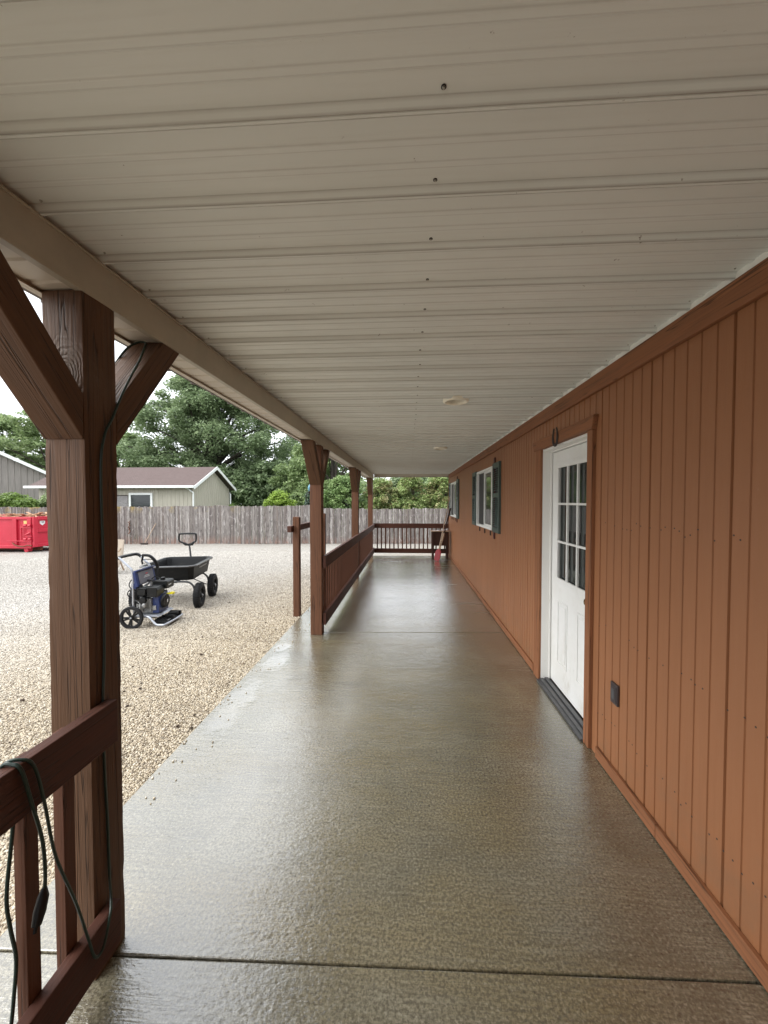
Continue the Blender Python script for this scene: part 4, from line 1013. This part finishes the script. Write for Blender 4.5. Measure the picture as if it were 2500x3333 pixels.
# ------------------------------------------------------------------ fences
def fence(x0, x1, y, top0, top1, label, seed, ext=0):
    random.seed(seed)
    t = thing('fence', label, 'fence', ((x0 + x1) / 2, y, gz((x0 + x1) / 2, y)), 0, 'weathered picket fence sections behind the gravel yard')
    mb = MB(); x = x0
    while x < x1:
        w = random.choice((.070, .078, .086, .098)) + random.uniform(-.005, .005); f = (x - x0) / (x1 - x0)
        zt = top0 + (top1 - top0) * f + random.uniform(-.022, .022) + .02 * math.sin(x * 1.1); zb = gz(x, y) + random.uniform(-.005, .03)
        tl = random.uniform(-.006, .006); yo = random.uniform(-.006, .006); th = .016; c = .018
        p = [(x, zb), (x + w, zb), (x + w + tl, zt - c), (x + w - c + tl, zt), (x + c + tl, zt), (x + tl, zt - c)]
        b = len(mb.v); tw = random.uniform(-.010, .010)
        vs = [(q[0], y + yo + tw * (1 if q[0] > x + w / 2 else -1), q[1]) for q in p]; vs += [(a, b2 + th, c2) for a, b2, c2 in vs]
        mb.add(vs, [(0, 1, 2, 3, 4, 5), (11, 10, 9, 8, 7, 6)] + [(i, i + 6, (i + 1) % 6 + 6, (i + 1) % 6) for i in range(6)])
        x += w + random.choice((.001, .003, .006, .012))
    mb.build('pickets', M['fence'], t)
    for zz in (.15, .75, 1.30):
        zr = gz((x0 + x1) / 2, y) + zz
        MB().box(x0, x1, y + .03, y + .07, zr, zr + .09).build('back_rail', M['fence'], t)
    xp = x0 + .05
    while xp < x1:
        MB().box(xp, xp + .09, y + .075, y + .165, gz(xp, y) - .1, gz(xp, y) + 1.7).build('fence_post', M['fence'], t); xp += 2.42
fence(-27, -4.80, 18.2, 1.31, 1.44, 'weathered grey picket fence running left behind the yard, taller section', 5)
fence(-4.70, 10, 18.2, 1.30, 1.27, 'weathered grey picket fence section at right, seen below the flowering shrubs', 9)
# broom and chain on the fence
t = thing('push_broom', 'push broom with pale handle leaning on the weathered fence', 'broom', (-12.75, 17.85, gz(-12.7, 17.8)))
gb = gz(-12.7, 17.85)
MB().tube([(-12.78, 17.84, gb + .06), (-12.42, 18.17, .56)], .016, 8).build('handle', M['pale_wood'], t)
mb = MB(); mb.box(-12.97, -12.62, 17.80, 17.87, gb + .045, gb + .085); mb.box(-12.96, -12.63, 17.805, 17.865, gb, gb + .045); mb.build('brush_head', M['iron'], t)
mb = MB(); random.seed(2)
for k in range(16):
    z = .64 - .04 * k; mb.lathe([(.012, -.02), (.02, -.02), (.02, .02), (.012, .02)], (-13.80 + random.uniform(-.035, .035), 18.165, z), (random.uniform(-1, 1), .3, random.uniform(-1, 1)), 8, close=True)
tag(mb.build('rusty_chain', M['rust']), 'rust coloured chain hanging down the fence left of the broom', 'chain')

# plywood sheet propped behind the washer
py_ = 8.9; gp = gz(-7, py_)
t = thing('plywood_sheet', 'beige plywood offcut with a brown scrawl, standing partly behind the near post', 'board', (-7.1, py_, gp))
mb = MB(); vs = [(-7.75, py_, gp), (-7.14, py_, gp), (-7.08, py_ + .18, .28), (-7.13, py_ + .30, .665), (-7.80, py_ + .30, .70)]; vs += [(a, b + .018, c) for a, b, c in vs]
mb.add(vs, [(0, 1, 2, 3, 4), (9, 8, 7, 6, 5)] + [(i, i + 5, (i + 1) % 5 + 5, (i + 1) % 5) for i in range(5)]); mb.build('sheet', M['ply'], t)
mb = MB(); mb.tube([(-7.40, py_ + .215, .44), (-7.36, py_ + .19, .38), (-7.31, py_ + .185, .36), (-7.27, py_ + .20, .42), (-7.23, py_ + .195, .38), (-7.18, py_ + .20, .39), (-7.15, py_ + .22, .46)], .009, 6, smooth=4); mb.build('scrawl', M['tanmark'], t)
MB().tube([(-7.4, py_ + .28, .55), (-7.4, py_ + .62, gp)], .02, 6).build('prop', M['pale_wood'], t)

# ------------------------------------------------------------------ stand, papers, paddles at the far corner
t = thing('wooden_stand', 'dark stained wooden stand in the far corner against the siding', 'stand', (.9, 11.15, 0))
for (x, y) in ((.70, 10.99), (1.105, 10.99), (.70, 11.31), (1.105, 11.31)): MB().box(x - .024, x + .024, y - .024, y + .024, .001, .765).build('leg', M['stand'], t, bevel=.002)
mb = MB(); mb.box(.715, 1.09, 10.982, 10.998, .37, .745); mb.box(.692, .706, 11.0, 11.3, .40, .745); mb.box(1.099, 1.112, 11.0, 11.3, .37, .745); mb.box(.715, 1.09, 11.3, 11.315, .37, .745); mb.build('box_panel', M['stand'], t)
MB().box(.645, 1.15, 10.95, 11.345, .766, .788).build('stand_top', M['standtop'], t, bevel=.003)
mb = MB(); random.seed(6)
for k in range(5): mb.obox((.76 + .075 * k, 11.13 + random.uniform(-.05, .05), .792 + .004 * k), (.10, .16, .004), Matrix.Rotation(random.uniform(-.5, .5), 3, 'Z') @ Matrix.Rotation(random.uniform(-.08, .08), 3, 'X'))
tag(mb.build('loose_papers', M['paper']), 'pale crumpled papers lying on the corner stand', 'papers', kind='stuff')
# paddles
def along(a, b, t): return Vector(a).lerp(Vector(b), t)
a, b = (.765, 10.55, .004), (1.172, 10.98, 1.78)
t = thing('boat_paddle', 'long paddle with red blade on the floor leaning against the stand', 'paddle', a)
d = (Vector(b) - Vector(a)).normalized(); side = Vector((1, -.35, -.12)); side = (side - d * side.dot(d)).normalized(); nrm = d.cross(side); m = Matrix((side, nrm, d)).transposed()
mb = MB(); ol = [(-.050, .0), (.050, .0), (.070, .02), (.080, .09), (.080, .22), (.068, .28), (.030, .325), (.012, .34), (-.012, .34), (-.030, .325), (-.068, .28), (-.080, .22), (-.080, .09), (-.070, .02)]
vs = []
for s in (-1, 1):
    for (u, v) in ol: vs.append(Vector(a) + side * u + d * v + nrm * s * (.011 if v < .3 else .014))
n = len(ol); mb.add(vs, [tuple(range(n)), tuple(range(2 * n - 1, n - 1, -1))] + [(i, i + n, (i + 1) % n + n, (i + 1) % n) for i in range(n)])
mb.build('blade', M['paddle_red'], t, bevel=.004)
MB().tube([Vector(a) + d * .31, Vector(b) - d * .02], [.015, .014, .013], 10).build('shaft', M['pale_wood'], t, smooth=True)
a, b = (.80, 10.72, .004), (1.176, 10.90, 1.44)
t = thing('wooden_pole', 'dark topped wooden pole leaning beside the red paddle', 'pole', a)
MB().tube([Vector(a), along(a, b, .36)], .013, 8).build('lower_shaft', M['pale_wood'], t, smooth=True)
MB().tube([along(a, b, .355), along(a, b, .37), along(a, b, .50), along(a, b, .52)], [.014, .026, .026, .016], 10).build('grip', M['pale_wood'], t, smooth=True)
MB().tube([along(a, b, .515), along(a, b, 1)], [.018, .022, .024], 8).build('upper_shaft', M['stand'], t, smooth=True)

# ------------------------------------------------------------------ shed
def ribs_wall(mb, p0, p1, z0, topf, pitch=.30, d=.022):
    """vertical ribbed sheet from p0 to p1 (2-D), top height from topf(t)"""
    a, b = Vector(p0), Vector(p1); L = (b - a).length; dr = (b - a) / L; nr = Vector((dr.y, -dr.x)); s = 0; P = []
    while s < L:
        P += [(s, 0), (min(L, s + pitch * .55), 0), (min(L, s + pitch * .62), d), (min(L, s + pitch * .78), d), (min(L, s + pitch * .85), 0)]; s += pitch
    P.append((L, 0)); vs = []
    for s, o in P:
        q = a + dr * s + nr * o; vs += [(q.x, q.y, z0), (q.x, q.y, topf(s / L))]
    mb.add(vs, [(2 * i, 2 * i + 2, 2 * i + 3, 2 * i + 1) for i in range(len(P) - 1)])
S = thing('shed', 'low beige shed with brown shingle roof beyond the fence', 'shed', (-19, 26.5, -.5))
ex0, ex1, ey0, ey1, ez, rz_ = -24.9, -13.95, 24.0, 29.6, 2.56, 4.02
mb = MB(); ribs_wall(mb, (ex0 + .2, ey0 + .25), (ex1 - .1, ey0 + .25), -.8, lambda t: ez, .28)
ribs_wall(mb, (ex1 - .1, ey0 + .25), (ex1 - .1, ey1 - .25), -.8, lambda t: ez + (rz_ - .12 - ez) * (1 - abs(2 * t - 1)), .28)
mb.add([(ex0 + .2, ey0 + .25, -.8), (ex0 + .2, ey1 - .25, -.8), (ex0 + .2, ey1 - .25, ez), (ex0 + .2, (ey0 + ey1) / 2, rz_ - .1), (ex0 + .2, ey0 + .25, ez)], [(4, 3, 2, 1, 0)])
mb.add([(ex0 + .2, ey1 - .25, -.8), (ex1 - .1, ey1 - .25, -.8), (ex1 - .1, ey1 - .25, ez), (ex0 + .2, ey1 - .25, ez)], [(0, 1, 2, 3)])
mb.build('wall', M['shed_wall'], S)
ym = (ey0 + ey1) / 2
mb = MB()
for (ya, yb) in ((ey0 - .15, ym), (ey1 + .15, ym)):
    za = ez - .05
    mb.add([(ex0 - .3, ya, za), (ex1 + .25, ya, za), (ex1 + .25, yb, rz_), (ex0 - .3, yb, rz_), (ex0 - .3, ya, za + .09), (ex1 + .25, ya, za + .09), (ex1 + .25, yb, rz_ + .09), (ex0 - .3, yb, rz_ + .09)],
           [(0, 1, 2, 3), (4, 7, 6, 5), (0, 4, 5, 1), (1, 5, 6, 2), (2, 6, 7, 3), (0, 3, 7, 4)])
mb.build('roof', M['shingle'], S)
mb = MB(); mb.box(ex0 - .35, ex1 + .28, ey0 - .30, ey0 - .16, ez - .06, ez + .10); mb.build('gutter', M['white_trim'], S, bevel=.02)
mb = MB()
for (ya, yb) in ((ey0 - .2, ym), (ey1 + .2, ym)):
    mb.add([(ex1 + .255, ya, ez - .14), (ex1 + .255, ya, ez + .07), (ex1 + .255, yb, rz_ + .12), (ex1 + .255, yb, rz_ - .10), (ex1 + .29, ya, ez - .14), (ex1 + .29, ya, ez + .07), (ex1 + .29, yb, rz_ + .12), (ex1 + .29, yb, rz_ - .10)],
           [(0, 1, 2, 3), (7, 6, 5, 4), (0, 4, 5, 1), (1, 5, 6, 2), (3, 2, 6, 7), (0, 3, 7, 4)])
mb.build('rake_board', M['white_trim'], S)
for (x, y) in ((ex1 + .0, ey0 + .18), (ex1 + .0, ey1 - .2)):
    MB().tube([(x - .35, ey0 - .2 if y < ym else ey1 + .1, ez - .03), (x - .30, y - .1 if y < ym else y + .2, ez - .12), (x - .02, y, ez - .35), (x - .02, y, ez - .5), (x - .02, y, -.6)], .05, 8).build('downspout', M['white_trim'], S)
mb = MB(); wy = ey0 + .24; ring(mb, 0, 0, 0, 0, 0, 0, 0); mb = MB()
wx0, wx1, wz0, wz1 = -18.35, -16.75, 1.0, 2.20
for q in ((wx0, wx0 + .13, wz0, wz1), (wx1 - .13, wx1, wz0, wz1), (wx0 + .13, wx1 - .13, wz1 - .13, wz1)): mb.box(q[0], q[1], wy - .08, wy, q[2], q[3])
w_ = mb.build('window', M['white_trim'], S)
MB().box(wx0 + .13, wx1 - .13, wy - .04, wy - .02, wz0, wz1 - .13).build('pane', M['dark_pane'], w_)
MB().box(wx0 + .16, wx1 - .16, wy - .055, wy - .041, 1.55, 1.60).build('glazing_bar', M['steel'], w_)
MB().box(-19.7, -18.45, wy - .05, wy, .9, 2.0).build('boarded_opening', M['osb'], S)
MB().box(-19.75, -18.42, wy - .07, wy, 2.0, 2.06).build('opening_trim', M['bark'], S)
# big barn at far left
B_ = thing('barn', 'large grey brown metal barn gable with white roof edge at far left', 'barn', (-33.0, 34.0, 0), R(38), local=True)
slope = .545; GW = 11.5; zf_ = lambda d: 3.78 + d * slope     # d = metres from the right hand corner along the gable
mb = MB(); ribs_wall(mb, (-GW, 0), (0, 0), -1, lambda t: zf_(GW * (1 - t)), .42, .04); ribs_wall(mb, (-2 * GW, 0), (-GW, 0), -1, lambda t: zf_(GW * t), .42, .04)
mb.add([(0, 0, -1), (0, 16, -1), (0, 16, 3.75), (0, 0, 3.75)], [(0, 1, 2, 3)]); mb.build('wall', M['barn_wall'], B_)
mb = MB(); mt = MB()
for xe in (.5, -2 * GW - .5):
    ze, zr = zf_(-.5) + .12, zf_(GW) + .12
    mb.add([(xe, -.42, ze), (-GW, -.42, zr), (-GW, 16, zr), (xe, 16, ze), (xe, -.42, ze + .1), (-GW, -.42, zr + .1), (-GW, 16, zr + .1), (xe, 16, ze + .1)],
           [(0, 1, 2, 3), (4, 7, 6, 5), (0, 4, 5, 1), (1, 5, 6, 2), (2, 6, 7, 3), (0, 3, 7, 4)])
    q = [(ze - .10, zr - .10), (ze + .20, zr + .20)]
    mt.add([(xe, -.43, q[0][0]), (xe, -.43, q[1][0]), (-GW, -.43, q[1][1]), (-GW, -.43, q[0][1]), (xe, -.47, q[0][0]), (xe, -.47, q[1][0]), (-GW, -.47, q[1][1]), (-GW, -.47, q[0][1])],
           [(0, 1, 2, 3), (7, 6, 5, 4), (0, 4, 5, 1), (1, 5, 6, 2), (3, 2, 6, 7), (0, 3, 7, 4)])
    mb.add([(xe, -.42, ze - .02), (-GW, -.42, zr - .02), (-GW, 0, zr - .02), (xe, 0, ze - .02)], [(0, 1, 2, 3)])
mb.build('roof', M['barn_wall'], B_); mt.build('rake_trim', M['white_trim'], B_)

# ------------------------------------------------------------------ trees
def leaf_mesh(name, C, spread, per, size, mat, parent, flat=.6, up=.8):
    """C: (N,3) cluster centres, spread: cluster radius (N,), small folded leaf faces"""
    C = np.asarray(C); N = len(C); org = np.array(ORG.get(parent, (0, 0, 0))) if parent else np.zeros(3); spread = np.broadcast_to(np.asarray(spread), (N,))
    n = N * per; ctr = np.repeat(C, per, 0); sp = np.repeat(spread, per)
    d = rng.normal(size=(n, 3)); d /= np.linalg.norm(d, axis=1)[:, None] + 1e-9; d *= (rng.random(n) ** .45)[:, None]
    d[:, 2] *= flat; P = ctr + d * sp[:, None]
    nn = rng.normal(size=(n, 3)); nn[:, 2] = np.abs(nn[:, 2]) + up; nn += d * .6; nn /= np.linalg.norm(nn, axis=1)[:, None]
    a = np.cross(nn, rng.normal(size=(n, 3))); a /= np.linalg.norm(a, axis=1)[:, None] + 1e-9; b = np.cross(nn, a)
    s = (size * (.55 + .9 * rng.random(n)))[:, None]
    w = s * (.45 + .25 * rng.random(n))[:, None]
    v = np.stack([P - a * s, P - b * w + nn * s * .12, P + a * s, P + b * w + nn * s * .12], 1).reshape(-1, 3) - org
    F = np.arange(n * 4).reshape(-1, 4)
    return np_mesh(name, v, F, mat, parent)
def limb(mb, p, q, r0, r1, bow=.1, k=5):
    p, q = Vector(p), Vector(q); L = (q - p).length; m = (p + q) / 2 + Vector((random.uniform(-bow, bow) * L, random.uniform(-bow, bow) * L, bow * L * .5))
    mb.tube([p, m, q], [r0, (r0 + r1) / 2, r1], 6, smooth=k)
def tree(name, label, base, height, rx, ry, zc0, ncl, per, size, mat, seed, shape='round', crown_gap=.0, cat='tree', group=None, limbs=26, spread=1.0, flat=.6, trunk_r=None):
    random.seed(seed); x0, y0 = base; z0 = gz(x0, y0) - .05
    t = thing(name, label, cat, (x0, y0, z0), 0, group)
    top = z0 + height; tr = trunk_r or height * .026; mb = MB()
    fork = z0 + height * .72
    trunk = [(x0, y0, z0), (x0 + .1, y0, z0 + height * .3), (x0 - .1, y0 + .1, z0 + height * .5), (x0 + .1, y0, fork), (x0, y0, top - height * .06)]
    mb.tube(trunk, [tr * 1.3, tr, tr * .8, tr * .5, tr * .12], 9, smooth=4)
    C = []; SP = []
    for i in range(ncl):
        for _ in range(50):
            u = random.random(); an = random.uniform(0, 2 * math.pi); rr = math.sqrt(random.uniform(.05, 1))
            f = {'round': math.sqrt(max(0, 1 - (2 * u - 1) ** 2)) ** .8, 'dome': math.sqrt(max(0, 1 - u ** 2.2)) * (.75 + .25 * min(1, u * 4)), 'cone': (1 - u) ** .85 + .05}[shape]
            c = (x0 + rx * f * rr * math.cos(an), y0 + ry * f * rr * math.sin(an), zc0 + (top - zc0) * u)
            if crown_gap and mnoise.noise(Vector((c[0] * .33 + seed, c[1] * .33, c[2] * .42))) < -.35 + crown_gap: continue
            break
        C.append(c); SP.append(spread * random.uniform(.6, 1.25))
    for i in range(limbs):
        c = C[int(i * len(C) / limbs)]; hz = zc0 + (c[2] - zc0) * .45; hz = max(z0 + height * .15, min(hz, top - height * .25))
        f = (hz - z0) / height
        limb(mb, (x0 + .05, y0, hz), c, tr * max(.15, .55 * (1 - f)), tr * .08)
    mb.build('trunk', M['bark'], t, smooth=True)
    o = leaf_mesh('crown', C, SP, per, size, mat, t, flat)
    return t
TG = 'trees beyond the picket fence'
tree('broadleaf_tree', 'largest dark green spreading tree rising behind the beige shed', (-22.0, 42), 16.3, 11.0, 8, 1.8, 520, 320, .13, M['leaf_dark'], 3, 'dome', .21, group=TG, limbs=110, spread=1.25, flat=.70, trunk_r=.55)
tree('broadleaf_tree', 'mid green tree left of the big tree, half hidden by the near post', (-34.0, 43), 10.0, 5.5, 5, 1.0, 110, 300, .17, M['leaf_mid'], 5, 'round', .15, group=TG, spread=1.2)
tree('broadleaf_tree', 'green tree at the far left edge above the barn roof', (-53.5, 47), 13.2, 5.6, 5, 2.0, 120, 300, .20, M['leaf_mid'], 8, 'dome', .1, group=TG, spread=1.2)
tree('broadleaf_tree', 'thin airy tree between the barn roof and the near post', (-40.5, 41), 12.6, 6.4, 4, 3.0, 95, 150, .17, M['leaf_mid'], 12, 'dome', .25, group=TG, spread=1.25, flat=.35)
tree('broadleaf_tree', 'yellow green tree between the big tree and the second post', (-9.0, 36), 6.6, 4.0, 3.5, .0, 120, 300, .13, M['leaf_mid'], 15, 'round', .0, group=TG, spread=1.0)
tree('broadleaf_tree', 'airy green tree behind the shrubs, between the second and third posts', (-5.9, 30), 9.0, 3.4, 3, .5, 95, 230, .12, M['leaf_mid'], 19, 'dome', .12, group=TG, spread=.85)
tree('broadleaf_tree', 'low dark tree line clump far behind, seen under the end beam', (1.5, 58), 6.0, 6.5, 4, .0, 110, 240, .2, M['leaf_dark'], 23, 'dome', .0, group=TG, spread=1.3)
tree('fir_tree', 'small blue green fir peeking over the fence beside the bright shrub', (-5.35, 21.0), 2.55, .95, .8, -.2, 46, 260, .05, M['leaf_fir'], 27, 'cone', 0, group=TG, spread=.36, limbs=16)
tree('broadleaf_tree', 'dark green trees mass right of the shed, under the big tree', (-14.0, 40), 6.2, 5.0, 4, -.2, 120, 260, .17, M['leaf_dark'], 31, 'round', .0, group=TG, spread=1.1)
tree('broadleaf_tree', 'distant green tree right behind the flowering shrubs', (6.5, 44), 8.0, 5, 4, .0, 90, 240, .17, M['leaf_mid'], 37, 'dome', .0, group=TG, spread=1.2)
wx = rng.uniform(-75, 45, 520); wyy = rng.uniform(60, 68, 520); wz = rng.uniform(-.5, 5.2, 520) + 1.2 * np.sin(wx * .35)
wood = leaf_mesh('distant_wood', np.stack([wx, wyy, wz], 1), 1.6 + .8 * rng.random(520), 200, .24, M['leaf_mid'], None, .7)
tag(wood, 'far off line of woodland seen behind the shed and shrubs', 'woodland', kind='stuff')
SG = 'shrubs growing over the fence'
def shrub(label, x, y, h, rx, ry, ncl, per, size, mat, seed, zc=.3, spread=.30, flat=.75):
    tree('shrub', label, (x, y), h, rx, ry, gz(x, y) + zc, ncl, per, size, mat, seed, 'dome', 0, 'shrub', SG, limbs=26, spread=spread, flat=flat, trunk_r=.05)
shrub('full green shrub over the fence between the second and third posts', -3.4, 19.6, 3.25, 1.35, 1.1, 130, 210, .052, M['leaf_shrub2'], 41)
shrub('pale tipped green shrub over the fence by the corner post', -1.45, 19.7, 3.2, 1.25, 1.1, 130, 210, .052, M['leaf_shrub'], 43)
shrub('tall tan flowered shrub left of centre over the end railing', .15, 19.5, 3.25, 1.2, 1.15, 130, 210, .052, M['leaf_shrub'], 47)
shrub('tan flowered shrub drooping over the fence near the siding', 1.75, 19.5, 3.35, 1.25, 1.2, 130, 210, .052, M['leaf_shrub'], 53)
shrub('green shrub hidden behind the building corner', 3.5, 19.8, 3.2, 1.2, 1.0, 60, 200, .06, M['leaf_shrub2'], 59)
shrub('bright lime green shrub above the fence left of the second post', -6.6, 19.3, 2.55, .78, .6, 60, 110, .055, M['leaf_bright'], 61, spread=.26, zc=1.2)
shrub('leafy lime green shrub above the fence at the far left', -22.5, 20.6, 2.55, 1.7, 1.0, 110, 170, .07, M['leaf_light'], 67, spread=.36, zc=1.0)
shrub('dark green pointed shrub beside the shed wall at left', -21.0, 21.5, 2.85, .9, .8, 60, 170, .06, M['leaf_mid'], 71, spread=.32, zc=.8)
shrub('small green tuft over the fence under the shed gable', -9.0, 19.0, 1.90, .7, .4, 24, 100, .05, M['leaf_light'], 73, spread=.18, zc=1.1)

# ------------------------------------------------------------------ sky, sun, camera
SUN_EL, SUN_AZ = 43, 255     # azimuth the light comes from, degrees clockwise from +Y
w = bpy.data.worlds.new('World'); scene.world = w; w.use_nodes = True; nt = w.node_tree; bg = nt.nodes['Background']
sky = nt.nodes.new('ShaderNodeTexSky'); sky.sky_type = 'NISHITA'; sky.sun_disc = False; sky.sun_elevation = R(SUN_EL); sky.sun_rotation = R(SUN_AZ); sky.dust_density = 4; sky.air_density = 1.2
hs_ = nt.nodes.new('ShaderNodeHueSaturation'); hs_.inputs['Saturation'].default_value = .35; nt.links.new(sky.outputs[0], hs_.inputs['Color'])
tc = nt.nodes.new('ShaderNodeTexCoord'); mp = nt.nodes.new('ShaderNodeMapping'); mp.inputs['Scale'].default_value = (1, 1, 2.6); nt.links.new(tc.outputs['Generated'], mp.inputs[0])
ns = nt.nodes.new('ShaderNodeTexNoise'); ns.inputs['Scale'].default_value = 2.2; ns.inputs['Detail'].default_value = 6; nt.links.new(mp.outputs[0], ns.inputs['Vector'])
rp = nt.nodes.new('ShaderNodeValToRGB'); rp.color_ramp.elements[0].position = .32; rp.color_ramp.elements[0].color = (.62, .62, .62, 1); rp.color_ramp.elements[1].position = .6; rp.color_ramp.elements[1].color = (1, 1, 1, 1); nt.links.new(ns.outputs[0], rp.inputs[0])
mx = nt.nodes.new('ShaderNodeMix'); mx.data_type = 'RGBA'; nt.links.new(rp.outputs[0], mx.inputs[0]); nt.links.new(hs_.outputs[0], mx.inputs[6]); mx.inputs[7].default_value = (9.5, 9.9, 10.4, 1)
nt.links.new(mx.outputs[2], bg.inputs[0]); bg.inputs[1].default_value = .10
sd = bpy.data.lights.new('sun', 'SUN'); sd.energy = 1.4; sd.angle = R(60); sd.color = (1, .97, .92); so = bpy.data.objects.new('sun', sd); COL.objects.link(so)
el, az = R(SUN_EL), R(SUN_AZ); dirv = Vector((math.sin(az) * math.cos(el), math.cos(az) * math.cos(el), math.sin(el)))
so.rotation_euler = dirv.to_track_quat('Z', 'Y').to_euler(); so.location = (0, 0, 30)
cd = bpy.data.cameras.new('camera'); cam = bpy.data.objects.new('camera', cd); COL.objects.link(cam); scene.camera = cam
cd.sensor_fit = 'HORIZONTAL'; cd.sensor_width = 36; cd.lens = 36 * 1252 / 2500; cd.clip_end = 2000; cd.clip_start = .02
cam.location = (0, 0, 1.62); cam.rotation_euler = (R(90 - 1.5296), 0, R(3.6561))
scene.render.engine = 'CYCLES'; scene.cycles.max_bounces = 8; scene.cycles.diffuse_bounces = 5
vs_ = scene.view_settings; vs_.view_transform = 'Standard'; vs_.look = 'None'; vs_.gamma = 1; vs_.exposure = 1.38
scene.render.resolution_x = 768; scene.render.resolution_y = 1024
